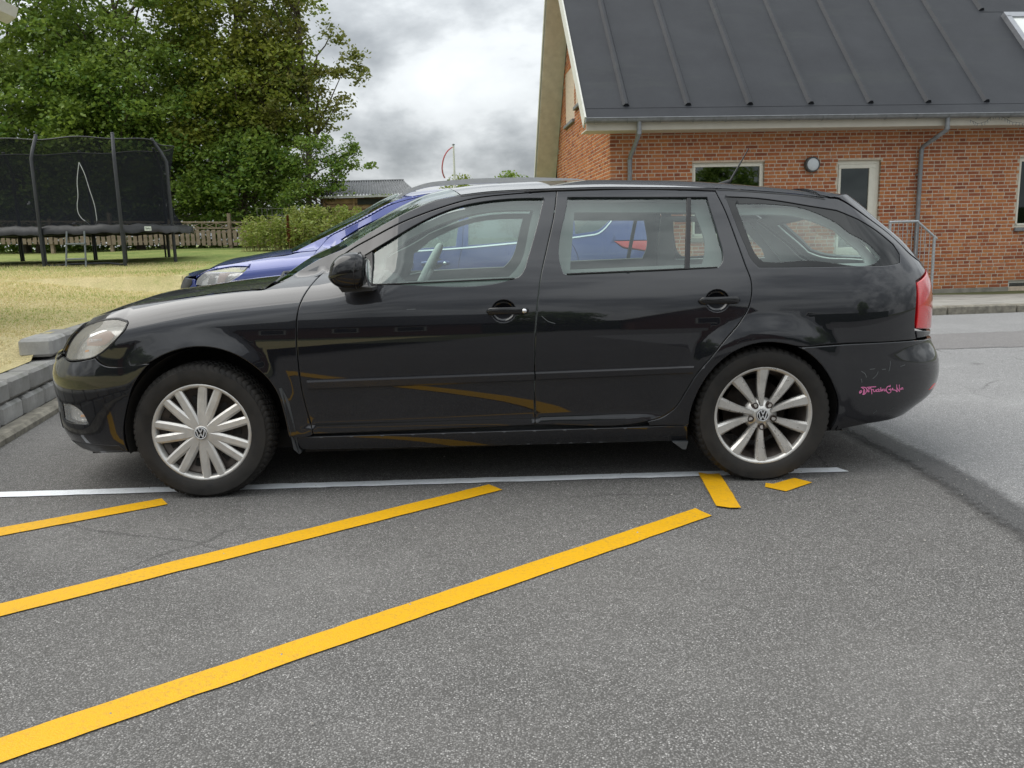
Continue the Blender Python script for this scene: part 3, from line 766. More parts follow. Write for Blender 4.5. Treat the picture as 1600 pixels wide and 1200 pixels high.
# gutter with brackets and downpipes
mb = MB(); pts = []
N8 = 9; rows = []
for u in (OV - .03, HL + .5):
    rows.append([(u, EAV - .085 + .068 * math.cos(math.pi + math.pi * k / (N8 - 1)), 3.165 + .068 * math.sin(math.pi + math.pi * k / (N8 - 1))) for k in range(N8)])
V = [p for r in rows for p in r]; mb.add(V, [(k, k + 1, N8 + k + 1, N8 + k) for k in range(N8 - 1)], True); mb.add(rows[0], [tuple(range(N8))])
mb.tube([(OV - .03, EAV - .153, 3.168), (HL + .5, EAV - .153, 3.168)], .011, 8)
gut = mb.build('gutter', M_ZINC, house)
for i in range(20):
    u = OV + .12 + i * .58; mb = MB(); mb.tube([(u, EAV - .085 + .072 * math.cos(math.pi + math.pi * k / 8), 3.165 + .072 * math.sin(math.pi + math.pi * k / 8)) for k in range(9)], .007, 5); mb.build('gutter_bracket', M_ZINC, gut)
def downpipe(utop, ubot, zel, zb):
    dp = MB(); r = .040
    dp.tube([(utop, EAV - .085, 3.11), (utop, EAV - .085, 2.93)], r, 14)
    dp.tube([(utop, EAV - .085, 2.95), (utop, EAV - .085, 2.90), (ubot + (utop - ubot) * .04, -.10, zel + .06), (ubot, -.075, zel), (ubot, -.075, zel - .06)], r * .97, 14)
    dp.tube([(ubot, -.075, zel), (ubot, -.075, zb)], r, 14)
    for z in (2.93, zel, zel - .32):
        if z > 2.9: dp.tube([(utop, EAV - .085, z - .03), (utop, EAV - .085, z + .03)], r * 1.12, 14)
        else: dp.tube([(ubot, -.075, z - .02), (ubot, -.075, z + .02)], r * 1.14, 14)
    o = dp.build('downpipe', M_ZINC, house)
    for z in (zel - .45, zel - 1.6):
        if z > zb: b = MB(); b.box((ubot - .05, -.075, z), (ubot + .05, .0, z + .03)); b.build('pipe_clip', M_ZINC, o)
downpipe(.385, .341, 2.50, .02); downpipe(5.99, 5.84, 2.60, .02)
# windows and door
def window(name, u0, u1, z0, z1, fw=.075, split=None, sill=True, dep=.055, mat=M_FRAME):
    w = empty(name, (0, 0, 0), 0, house)
    for nm, a, b in (('frame_top', (u0, dep, z1 - fw), (u1, dep + .07, z1)), ('frame_bottom', (u0, dep, z0), (u1, dep + .07, z0 + fw)), ('frame_side', (u0, dep + .001, z0 + fw), (u0 + fw, dep + .069, z1 - fw)), ('frame_side', (u1 - fw, dep + .001, z0 + fw), (u1, dep + .069, z1 - fw))):
        m = MB(); m.box(a, b, .006); m.build(nm, mat, w)
    # inner casement step
    i = fw * .45
    for nm, a, b in (('casement_bar', (u0 + i, dep - .012, z1 - fw), (u1 - i, dep + .004, z1 - i)), ('casement_bar', (u0 + i, dep - .012, z0 + i), (u0 + fw, dep + .004, z1 - fw)), ('casement_bar', (u1 - fw, dep - .012, z0 + i), (u1 - i, dep + .004, z1 - fw)), ('casement_bar', (u0 + i, dep - .012, z0 + i), (u1 - i, dep + .004, z0 + fw))):
        m = MB(); m.box(a, b, .004); m.build(nm, mat, w)
    m = MB(); m.box((u0 + fw, dep + .02, z0 + fw), (u1 - fw, dep + .026, z1 - fw)); m.build('pane', M_PANE, w)
    m = MB(); m.quad((u0, dep + 2.2, z0 - .5), (u1, dep + 2.2, z0 - .5), (u1, dep + 2.2, z1), (u0, dep + 2.2, z1)); m.quad((u0, dep + .08, z0), (u0, dep + 2.2, z0 - .5), (u0, dep + 2.2, z1), (u0, dep + .08, z1)); m.quad((u1, dep + .08, z0), (u1, dep + .08, z1), (u1, dep + 2.2, z1), (u1, dep + 2.2, z0 - .5)); m.quad((u0, dep + .08, z1), (u0, dep + 2.2, z1), (u1, dep + 2.2, z1), (u1, dep + .08, z1)); m.quad((u0, dep + .08, z0), (u1, dep + .08, z0), (u1, dep + 2.2, z0 - .5), (u0, dep + 2.2, z0 - .5)); m.build('room', M_DARKROOM, w)
    if sill: m = MB(); m.box((u0 - .02, -.05, z0 - .075), (u1 + .02, .10, z0 - .004), .008); m.build('sill', M_PLINTH if sill == 1 else M_ZINC, w)
    return w
M_BEAM = simple('pale_ceiling_beam', (.45, .46, .47), .7)
w1 = window('window', *WIN['w1'])
m = MB(); m.M = Matrix.Translation((2.0, 1.0, 2.25)) @ Matrix.Rotation(math.radians(40), 4, 'Y') @ Matrix.Rotation(math.radians(25), 4, 'Z'); m.box((-.35, -.05, -.05), (.75, .05, .05)); m.build('ceiling_beam', M_BEAM, w1)
m = MB(); m.M = Matrix.Translation((2.75, 1.0, 2.05)) @ Matrix.Rotation(math.radians(-35), 4, 'Y'); m.box((-.35, -.05, -.05), (.5, .05, .05)); m.build('ceiling_beam', M_BEAM, w1)
window('window', *WIN['w2'], sill=2); window('basement_window', *WIN['bas'], fw=.05, sill=0, mat=M_WOODW)
# glazed door
u0, u1, z0, z1 = WIN['door']; dr = empty('door', (0, 0, 0), 0, house)
for nm, a, b in (('door_frame', (u0, .06, z1 - .07), (u1, .13, z1)), ('door_frame', (u0, .061, z0), (u0 + .045, .129, z1 - .07)), ('door_frame', (u1 - .085, .061, z0), (u1, .129, z1 - .07)), ('door_leaf_rail', (u0 + .045, .045, z1 - .145), (u1 - .085, .10, z1 - .07)), ('door_leaf_stile', (u0 + .045, .0455, z0 + .7), (u0 + .095, .0995, z1 - .145)), ('door_leaf_stile', (u1 - .20, .0455, z0 + .7), (u1 - .085, .0995, z1 - .145)), ('door_leaf_panel', (u0 + .045, .046, z0), (u1 - .085, .099, z0 + .7))):
    m = MB(); m.box(a, b, .006); m.build(nm, M_FRAME, dr)
m = MB(); m.box((u0 + .095, .07, z0 + .7), (u1 - .20, .076, z1 - .145)); m.build('pane', M_PANE, dr)
m = MB(); m.box((u0, 2.0, z0), (u1, 2.1, z1)); m.box((u0 - .05, .14, z0), (u0, 2.0, z1)); m.box((u1, .14, z0), (u1 + .05, 2.0, z1)); m.box((u0, .14, z1), (u1, 2.0, z1 + .04)); m.build('hall', M_DARKROOM, dr)
m = MB(); m.M = Matrix.Translation((u0 + .36, .9, z1 - .30)) @ Matrix.Rotation(math.radians(33), 4, 'Y') @ Matrix.Rotation(math.radians(35), 4, 'Z'); m.box((-.38, -.045, -.03), (.16, .045, .03)); m.build('ceiling_lamp', M_BEAM, dr)
for z in (1.39, 1.29):
    m = MB(); m.M = Matrix.Translation((u1 - .125, .045, z)); m.lathe([(0, -.02), (.018, -.02), (.02, 0)], 12); m.build('door_lock', M_ZINC, dr)
m = MB(); m.tube([(u1 - .125, .03, 1.39), (u1 - .125, -.015, 1.39), (u1 - .23, -.015, 1.39)], .008, 6); m.build('door_handle', M_ZINC, dr)
# gable windows
for g in GWIN:
    w = empty('gable_window', (0, 0, 0), 0, house); a, b, c, e = g
    for nm, p, q in (('frame_bar', (.03, a, c), (.09, b, c + .05)), ('frame_bar', (.03, a, e - .05), (.09, b, e)), ('frame_bar', (.031, a, c + .05), (.089, a + .05, e - .05)), ('frame_bar', (.031, b - .05, c + .05), (.089, b, e - .05))):
        m = MB(); m.box(p, q, .006); m.build(nm, M_FRAME, w)
    m = MB(); m.box((.034, a + .05, c + .05), (.040, b - .05, e - .05)); m.build('pane', M_BLACKGLASS, w)
    m = MB(); m.box((.3, a - .1, c - .1), (.32, b + .1, e + .1)); m.build('room', M_DARKROOM, w)
    m = MB(); m.box((-.06, a - .03, c - .08), (.05, b + .03, c - .004), .008); m.build('sill', M_ZINC, w)
# concrete landing and apron in front of the door
mb = MB(); mb.box((3.9, -.85, -.3), (5.5, -.031, .145), .01); mb.build('door_step', M_CONC, house)
def hw(u, v, z=0.):
    c, s = math.cos(HPS), math.sin(HPS); return (HX + c * u - s * v, HY + s * u + c * v, z)
# wall lamp
lamp = empty('wall_lamp', hw(3.758, 0, 2.383), HPS, label='round wall lamp with grey rim and frosted glass on the brick wall beside the door', cat='lamp')
mb = MB(); mb.lathe([(0, .0), (.135, .0), (.140, -.03), (.138, -.085), (.128, -.098), (.112, -.100), (.110, -.09)], 40); mb.build('lamp_housing', simple('grey_lamp_housing', (.075, .08, .08), .5, var=.15), lamp)
mb = MB(); mb.lathe([(0, -.118), (.05, -.115), (.09, -.106), (.111, -.092)], 36); mb.build('lamp_glass', simple('frosted_glass', (.55, .58, .60), .35, var=.05), lamp)
# stair railing
rail = empty('stair_railing', hw(4.808, 0, 0), HPS, label='galvanised stair railing with thin balusters in front of the brick wall', cat='railing')
RV = -.95
mb = MB(); P = [(.0, 1.345), (.56, 1.345), (.945, 1.005)]
rp = [(-.02, RV, 1.30), (.50, RV, 1.30), (.885, RV, .99)]
mb.tube([(rp[0][0], RV, 1.30), (.515, RV, 1.30)], .021, 10); mb.tube([(.50, RV, 1.302), (.885, RV, .985)], .021, 10); mb.build('hand_rail', M_GALV, rail)
mb = MB(); mb.tube([(0, RV, .36), (.50, RV, .36), (.86, RV, .06)], .014, 8); mb.build('bottom_rail', M_GALV, rail)
for x, zt, zb in ((.0, 1.29, -.08), (.84, 1.01, -.09)):
    mb = MB(); mb.box((x - .02, RV - .02, zb), (x + .02, RV + .02, zt), .004); mb.build('rail_post', M_GALV, rail)
mb = MB(); mb.box((.77, RV - .09, -.09), (.93, RV + .09, -.06), .004); mb.build('foot_plate', M_GALV, rail)
for i in range(9):
    x = .075 + i * .085
    zt = 1.29 if x < .5 else 1.29 - (x - .5) * .82; zb = .37 if x < .5 else .37 - (x - .5) * .82
    mb = MB(); mb.tube([(x, RV, zb), (x, RV, zt)], .006, 6); mb.build('baluster', M_GALV, rail)
# fairy lights hanging under the gutter
fl = empty('fairy_lights', hw(6.4, EAV - .11, 3.0), HPS, label='string of small fairy lights hanging under the gutter', cat='string lights')
W_ = [(.0, 3.06), (.15, 3.0), (.28, 3.02), (.42, 3.12), (.6, 3.10), (.75, 3.03), (1.0, 2.99), (1.25, 3.0), (1.5, 3.04), (1.75, 3.08), (2.0, 3.05), (2.3, 3.0)]
mb = MB(); mb.tube([(x, RNG.uniform(-.01, .01), z - 3.0 + RNG.uniform(-.008, .008)) for x, z in smooth_poly(W_, .04, 90, False)], .0035, 5); mb.build('wire', M_TRIM if 'M_TRIM' in globals() else M_ZINC, fl)
for i, (x, z) in enumerate(smooth_poly(W_, .075, 90, False)):
    mb = MB(); mb.tube([(x, 0, z - 3.0), (x + RNG.uniform(-.02, .02), 0, z - 3.0 - .05)], .005, 5); mb.build('bulb', M_ZINC, fl)
OCT = Body(PROF, XN, XR, -.32, 2.95, CREST, (0., 2.578), .36, .31)
DOOR1 = [(.5438,.9996),(.5006,.9212),(.4783,.8567),(.466,.7556),(.4642,.641),(.4717,.4879),(.486,.3911),(.506,.2867),(1.0039,.2928),(1.5213,.2995),(1.5246,.6088),(1.5304,.7347),(1.5437,.8592),(1.5637,.9822),(1.5967,1.1055),(1.6403,1.2745),(1.6527,1.3557),(1.4467,1.3473),(1.2695,1.3308),(1.1045,1.2881),(.9634,1.2395),(.816,1.1744),(.6567,1.0959)]
WIN1 = [(.8312,.9571),(1.4442,.9688),(1.4645,.9755),(1.4855,.9997),(1.5079,1.0582),(1.5369,1.1418),(1.5666,1.237),(1.5915,1.3245),(1.5194,1.3263),(1.4163,1.3242),(1.3132,1.3149),(1.2102,1.297),(1.1072,1.2647),(1.0045,1.2184),(.9014,1.1615),(.7913,1.1035),(.68,1.0369),(.6497,.9986),(.6981,.9553)]
DOOR2 = [(1.6527,1.3557),(1.6403,1.2745),(1.5967,1.1055),(1.5637,.9822),(1.5437,.8592),(1.5304,.7347),(1.5246,.6088),(1.5213,.2995),(2.0373,.3004),(2.1128,.3206),(2.1643,.3601),(2.2044,.4266),(2.2548,.5131),(2.3169,.5871),(2.38,.6653),(2.4563,.7515),(2.4943,.8131),(2.5105,.8856),(2.5094,.927),(2.4883,1.0002),(2.4577,1.1159),(2.4194,1.2553),(2.3888,1.3375),(2.0401,1.3551)]
WIN2 = [(1.7022,1.3259),(2.3459,1.3102),(2.3574,1.2488),(2.3787,1.1342),(2.3912,1.0425),(2.3857,1.0159),(2.3647,.9927),(2.2334,.9883),(1.7129,.9783),(1.6799,.9778),(1.6647,.9852),(1.658,1.0022)]
ROOFE = [(1.211,1.350),(1.33,1.362),(1.45,1.367),(1.656,1.370),(1.92,1.370),(2.04,1.366),(2.39,1.352),(2.64,1.33),(2.80,1.312),(2.90,1.295)]
APIL = [(.36,.9735),(.5198,1.0719),(.6552,1.1255),(.7725,1.1875),(.8851,1.242),(.9897,1.2898),(1.0929,1.3281)] + ROOFE[:1]
HOODE = [(-.72,.836),(-.442,.8714),(-.132,.909),(.0572,.9309),(.241,.9453),(.3068,.9482)]
WIN3 = [(2.4324,1.3117),(2.5625,1.302),(2.7056,1.2809),(2.8023,1.2622),(2.93,1.239),(3.05,1.215),(3.1667,1.186),(3.27,1.135),(3.335,1.075),(3.34,1.03),(3.30,.989),(3.238,.982),(3.0035,.981),(2.6904,.9841),(2.5486,.9873),(2.5233,1.0163),(2.4969,1.0853),(2.4611,1.1987)]
WIN3I = [(2.477,1.2774),(2.6557,1.2702),(2.7997,1.2463),(2.8919,1.2059),(3.0016,1.1395),(3.1359,1.0732),(3.1788,1.0205),(3.1587,1.0088),(2.761,1.0143),(2.5932,1.0116),(2.575,1.0138),(2.549,1.0384),(2.5127,1.1409)]
QUARTER = APIL + ROOFE[1:] + [(3.0,1.287),(3.20,1.235),(3.36,1.14),(3.45,1.03),(3.60,.972),(3.635,.958),(3.3731,.902),(3.356,.679),(3.37,.633),(2.8469,.634),(2.7173,.6303),(2.6667,.6425),(2.5783,.654),(2.491,.6422),(2.4046,.604),(2.3196,.5241),(2.2644,.43),(2.2332,.3213),(2.230,.2745),(2.05,.2775)] + DOOR2[8:23] + [(2.0401,1.3571)] + [(1.6527,1.3577)] + DOOR1[17:] + DOOR1[:1]
HEADL = [(-.7274,.6516),(-.7426,.6916),(-.7189,.7454),(-.6823,.7918),(-.5904,.8187),(-.4665,.8324),(-.3659,.8333),(-.3035,.825),(-.2933,.8145),(-.2998,.7905),(-.3368,.7528),(-.4004,.7083),(-.4811,.6678),(-.5896,.6505),(-.6831,.6458)]
ARCHF = [(-.1386,.6674),(-.0434,.6981),(.0621,.7035),(.1816,.6703),(.2696,.6116),(.3251,.5531),(.3582,.4947),(.3836,.3787),(.3942,.2754)]
FENDER = [(.5438,.9996),(.36,.9735)] + HOODE[::-1] + [(-.71,.80)] + HEADL[4:13] + [(-.4537,.6492),(-.1916,.641)] + ARCHF + [(.49,.277)] + DOOR1[7:0:-1]
FBUMP = [(-.1916,.637),(-.4537,.6452),(-.4811,.6638),(-.5896,.6465),(-.6831,.6418),(-.74,.652),(-1.0,.655),(-1.319,.655),(-1.319,.19),(-.95,.195),(-.6,.205),(-.36,.2238),(-.36,.3101),(-.3143,.4548),(-.2781,.5372),(-.2116,.6182)]
FOG = [(-.7774,.4391),(-.7956,.3517),(-.7043,.3478),(-.5609,.3542),(-.5663,.3692),(-.5919,.4106),(-.6354,.4319)]
RBUMP = [(2.7173,.6263),(2.8469,.63),(3.343,.6291),(3.5044,.6229),(3.949,.62),(3.949,.30),(3.6,.27),(3.3684,.2525),(3.1004,.2442),(2.8987,.2195),(2.9195,.2716),(2.9242,.358),(2.8925,.4447),(2.8382,.5308),(2.7568,.6045)]
TAIL = [(3.3751,.897),(3.360,.681),(3.68,.662),(3.75,.665),(3.765,.90),(3.71,.952),(3.655,.949)]
GATE = [(3.949,.634),(3.376,.637),(3.366,.674),(3.68,.656),(3.758,.66),(3.772,.90),(3.715,.958),(3.64,.964),(3.606,.978),(3.456,1.036),(3.366,1.146),(3.206,1.241),(3.0,1.292),(2.92,1.30),(3.4,1.318),(3.949,1.325)]
GATEW = [(3.944,1.27),(3.42,1.235),(3.53,1.04),(3.60,1.02),(3.944,1.0)]
def ell(cx, cz, rx, rz, n=20): return [(cx + rx * math.cos(2 * math.pi * i / n), cz + rz * math.sin(2 * math.pi * i / n)) for i in range(n)]

def edge_loft(name, body, edge, crown, bow, mat, parent, n=21, inset_=0., ny=None):
    """sheet spanning the car between the near edge curve and its mirror image"""
    E = smooth_poly(edge, .05, 60, False); P = body.S(E[:, 0], E[:, 1]); m = len(P)
    rows = []
    for i, p in enumerate(P):
        t = i / (m - 1); c = crown(t); b = bow(t); yE = abs(p[1]) - inset_; r = []
        for s in np.linspace(-1, 1, n):
            k = 1 - s * s
            r.append((p[0] + b * k, s * yE, p[2] + c * k * (1 - .25 * k) / .75))
        rows.append(r)
    return grid_loft(name, rows, mat, parent)

def strokes_on(name, body, strokes, width, off, mat, parent, side=-1):
    mb = MB()
    for st in strokes:
        P = smooth_poly(st, .004, 75, False)
        L, R = rect_path([tuple(p) for p in P], width)
        L = np.array(L); R = np.array(R)
        A = body.S(L[:, 0], L[:, 1]) + body.N(L[:, 0], L[:, 1]) * off; B = body.S(R[:, 0], R[:, 1]) + body.N(R[:, 0], R[:, 1]) * off
        n = len(A); mb.add([tuple(p) for p in A] + [tuple(p) for p in B], [(i, i + 1, n + i + 1, n + i) for i in range(n - 1)])
        mb.add([tuple(A[i] - [0, -.0006, 0]) for i in range(n)] + [tuple(B[i] - [0, -.0006, 0]) for i in range(n)], [(i, n + i, n + i + 1, i + 1) for i in range(n - 1)])
    return mb.build(name, mat, parent, fix=False)

# ---- wheels ----------------------------------------------------------------
def tyre(parent, R=.3165, rim=.205, w=.205, blocks=68, squash=.008):
    n = blocks * 4; hw = w / 2
    sw = [(rim - .006, -hw + .022), (rim + .004, -hw + .012), (rim + .018, -hw + .004), (rim + .045, -hw), (rim + .07, -hw + .002), (R - .022, -hw + .010), (R - .010, -hw + .020)]
    tread = [(R - .004, -hw + .026), (R, -hw + .040), (R, -hw + .062), (R - .007, -hw + .064), (R - .007, -hw + .070), (R + .001, -hw + .072), (R + .001, -.006), (R - .007, -.004)]
    half = sw + tread; prof = [(r, y) for r, y in half] + [(r, -y) for r, y in half[::-1]]
    m = len(prof); V = []; F = []
    ns = len(sw)
    for k in range(n):
        a = 2 * math.pi * k / n; g = k % 4 == 3
        for i, (r, y) in enumerate(prof):
            tr = ns - 1 <= i <= m - ns
            rr = r - (.006 if g and tr and r > R - .012 else 0)
            aa = a + (.10 * (abs(y) / hw) * (1 if y < 0 else -1) if tr else 0) * .6
            z = rr * math.sin(aa); z = max(z, -R + squash)
            V.append((rr * math.cos(aa), y, z))
    for k in range(n):
        l = (k + 1) % n
        for i in range(m - 1): F.append((k * m + i, l * m + i, l * m + i + 1, k * m + i + 1))
    o = mesh('tyre', V, F, M_TYRE, parent, smooth=True)
    md = o.modifiers.new('edges', 'EDGE_SPLIT'); md.split_angle = math.radians(32)
    return o
def emblem(parent, y, r=.030):
    mb = MB(); mb.lathe([(0, y - .003), (r * .9, y - .003), (r, y + .001), (r, y + .004)], 32); bk = mb.build('centre_cap', M_GLOSSBLK, parent)
    mb = MB(); mb.lathe([(r * .84, y - .0032), (r * .84, y - .006), (r * .96, y - .006), (r * .96, y - .0032)], 32)
    def st(a, b, w=.0042):
        L, R = rect_path([a, b], w); poly = [L[0], L[1], R[1], R[0]]; mb.prism(poly, y - .0065, y - .0031)
    k = r * .84
    st((-.36 * k, .90 * k), (0, .16 * k)); st((.36 * k, .90 * k), (0, .16 * k))
    st((-.78 * k, .60 * k), (-.40 * k, -.82 * k)); st((-.40 * k, -.82 * k), (0, -.04 * k)); st((0, -.04 * k), (.40 * k, -.82 * k)); st((.40 * k, -.82 * k), (.78 * k, .60 * k))
    return mb.build('emblem', M_EMBLEM, parent)
def blade(mb, p0, p1, w0, w1, y0, y1, top=.45, depth=.02, bend=0.):
    """one wheel spoke as a bevelled bar in the wheel plane (x,z), outer face towards -y"""
    a = Vector(p0); b = Vector(p1); d = (b - a).normalized(); nrm = Vector((-d.y, d.x)); K = 7; rows = []
    for i in range(K):
        t = i / (K - 1); c = a.lerp(b, t) + nrm * bend * math.sin(math.pi * t); w = w0 + (w1 - w0) * t; y = y0 + (y1 - y0) * t
        rows.append([(c.x + nrm.x * w / 2, y + depth, c.y + nrm.y * w / 2), (c.x + nrm.x * w / 2, y + depth * .35, c.y + nrm.y * w / 2), (c.x + nrm.x * w * top / 2, y, c.y + nrm.y * w * top / 2), (c.x - nrm.x * w * top / 2, y, c.y - nrm.y * w * top / 2), (c.x - nrm.x * w / 2, y + depth * .35, c.y - nrm.y * w / 2), (c.x - nrm.x * w / 2, y + depth, c.y - nrm.y * w / 2)])
    V = [p for r in rows for p in r]; F = [(i * 6 + j, i * 6 + (j + 1) % 6, (i + 1) * 6 + (j + 1) % 6, (i + 1) * 6 + j) for i in range(K - 1) for j in range(6)]
    F += [tuple(range(6)), tuple((K - 1) * 6 + j for j in range(6))[::-1]]
    mb.add(V, F)
def pol(r, a): return (r * math.cos(a), r * math.sin(a))
def hub_behind(parent, rb=.135):
    mb = MB(); mb.lathe([(0, .03), (.07, .03), (.07, .045), (rb, .045), (rb, .06), (0, .06)], 40); mb.build('brake_disc', M_STEEL, parent)
    mb = MB(); mb.lathe([(.21, -.07), (.19, -.03), (.185, .09)], 40); mb.build('rim_barrel', M_STEEL, parent)
def wheel_cap(name, parent, loc, mirror=False):
    w = empty(name, loc, 0, parent)
    if mirror: w.rotation_euler = (0, 0, math.pi)
    tyre(w, rim=.221, w=.20)
    hub_behind(w)
    r = MB(); r.lathe([(.2275, -.080), (.2255, -.0885), (.219, -.0905), (.2095, -.0835), (.204, -.066), (.203, -.055)], 72)
    rim = r.build('hubcap', M_CAP, w)
    for k in range(7):
        a = math.radians(75 + k * 360 / 7); s = MB()
        blade(s, pol(.026, a + .03), pol(.218, a + .168), .046, .039, -.093, -.0865, .55, .020, .003)
        blade(s, pol(.026, a - .03), pol(.218, a - .168), .046, .039, -.093, -.0865, .55, .020, -.003)
        s.build('spoke', M_CAP, rim)
    p = MB(); p.lathe([(0, -.0955), (.030, -.0955), (.036, -.090), (.040, -.070)], 40); p.build('hub_boss', M_CAP, rim)
    b = MB(); b.lathe([(0, -.052), (.205, -.050), (.207, -.062)], 48); b.build('cover_plate', M_STEEL, rim)
    for k in range(14):
        h = MB()
        a = math.radians(75 + 180 / 7 + k * 360 / 14); c = pol(.150, a); L, R = rect_path([pol(.132, a), pol(.168, a)], .024); h.prism([L[0], L[1], R[1], R[0]], -.0535, -.051); h.build('vent_hole', M_UNDER, rim)
    emblem(rim, -.097, .0285)
    return w
def wheel_alloy(name, parent, loc, mirror=False, front=False):
    w = empty(name, loc, 0, parent)
    if mirror: w.rotation_euler = (0, 0, math.pi)
    tyre(w, rim=.227, w=.225, blocks=60)
    hub_behind(w, .15)
    r = MB(); r.lathe([(.236, -.086), (.233, -.096), (.224, -.098), (.214, -.092), (.210, -.070), (.206, -.02), (.20, .06)], 80)
    rim = r.build('alloy_rim', M_ALLOY, w)
    for k in range(10):
        a = math.radians(72 + k * 36 - 18); s = MB()
        tw = .10 if k % 2 else -.10
        blade(s, pol(.045, a + tw * .6), pol(.216, a), .022, .057, -.080, -.094, .62, .030, .004 if k % 2 else -.004)
        s.build('spoke', M_ALLOY, rim)
    p = MB(); p.lathe([(0, -.083), (.032, -.083), (.040, -.078), (.066, -.064), (.080, -.045)], 40); p.build('hub_boss', M_ALLOY, rim)
    for k in range(5):
        a = math.radians(-90 + 72 * k); c = pol(.056, a); b = MB(); b.M = Matrix.Translation((c[0], 0, c[1]))
        b.lathe([(0, -.078), (.009, -.078), (.010, -.083), (.0150, -.083), (.0165, -.060)], 14); b.build('wheel_bolt', M_BOLT, rim)
    emblem(rim, -.085, .029)
    return w

M_BOLT = simple('rusty_wheel_bolt', (.045, .032, .026), .6, .3, var=.4, scale=60)
CAR_X0, CAR_Y0, CAR_PSI, CAR_YOFF = -1.41965, 3.63048, .019958, .873
car = empty('estate_car', (CAR_X0 - math.sin(CAR_PSI) * CAR_YOFF, CAR_Y0 + math.cos(CAR_PSI) * CAR_YOFF, 0), CAR_PSI,
            label='black estate car parked in the foreground, side-on, pink sticker on its rear bumper', cat='car')
B = OCT
def handle(door, cx, cz, x0, x1, side, lock):
    c = B.S(np.array([cx]), np.array([cz]))[0]; n = B.N(np.array([cx]), np.array([cz]))[0]
    # bowl behind the grip
    rows = []
    for i in range(6):
        f = i / 5; q = np.array(ell(cx, cz, .058 * (1 - f * f * .9), .053 * (1 - f * f * .9), 24)); S = B.S(q[:, 0], q[:, 1]) - B.N(q[:, 0], q[:, 1]) * (.003 + .03 * math.sin(f * math.pi / 2))
        if side > 0: S[:, 1] *= -1
        rows.append([tuple(p) for p in S] + [tuple(S[0])])
    grid_loft('handle_bowl', rows, M_PAINT, door)
    q = np.array([(x0 + (x1 - x0) * t, cz) for t in np.linspace(0, 1, 15)]); S = B.S(q[:, 0], q[:, 1]); N = B.N(q[:, 0], q[:, 1])
    pts = []; rr = []
    V = []; F = []; nn = 12
    for i, t in enumerate(np.linspace(0, 1, 15)):
        e = min(1, math.sqrt(max(0., 1 - (abs(t - .5) * 2) ** 8)) + .25); o = .016 + .010 * (1 - (2 * t - 1) ** 2)
        for k in range(nn):
            a = 2 * math.pi * k / nn; hh = .0165 * e * np.sign(math.sin(a)) * abs(math.sin(a)) ** .7; dd = .010 * e * np.sign(math.cos(a)) * abs(math.cos(a)) ** .7
            p = S[i] + N[i] * (o - .010 + dd) + np.array([0, 0, hh])
            V.append((p[0], -p[1] if side > 0 else p[1], p[2]))
    F = [(i * nn + k, i * nn + (k + 1) % nn, (i + 1) * nn + (k + 1) % nn, (i + 1) * nn + k) for i in range(14) for k in range(nn)] + [tuple(range(nn)), tuple(14 * nn + k for k in range(nn))]
    mb = MB(); mb.add(V, F, True); mb.build('door_handle', M_GLOSSBLK, door)
    if lock:
        p = B.S(np.array([x1 - .020]), np.array([cz]))[0]; mb = MB(); mb.M = Matrix.Translation((p[0], p[1] - .018, p[2])); mb.lathe([(0, -.003), (.0095, -.003), (.0105, .004)], 20); mb.build('door_lock', M_CHROME, door)
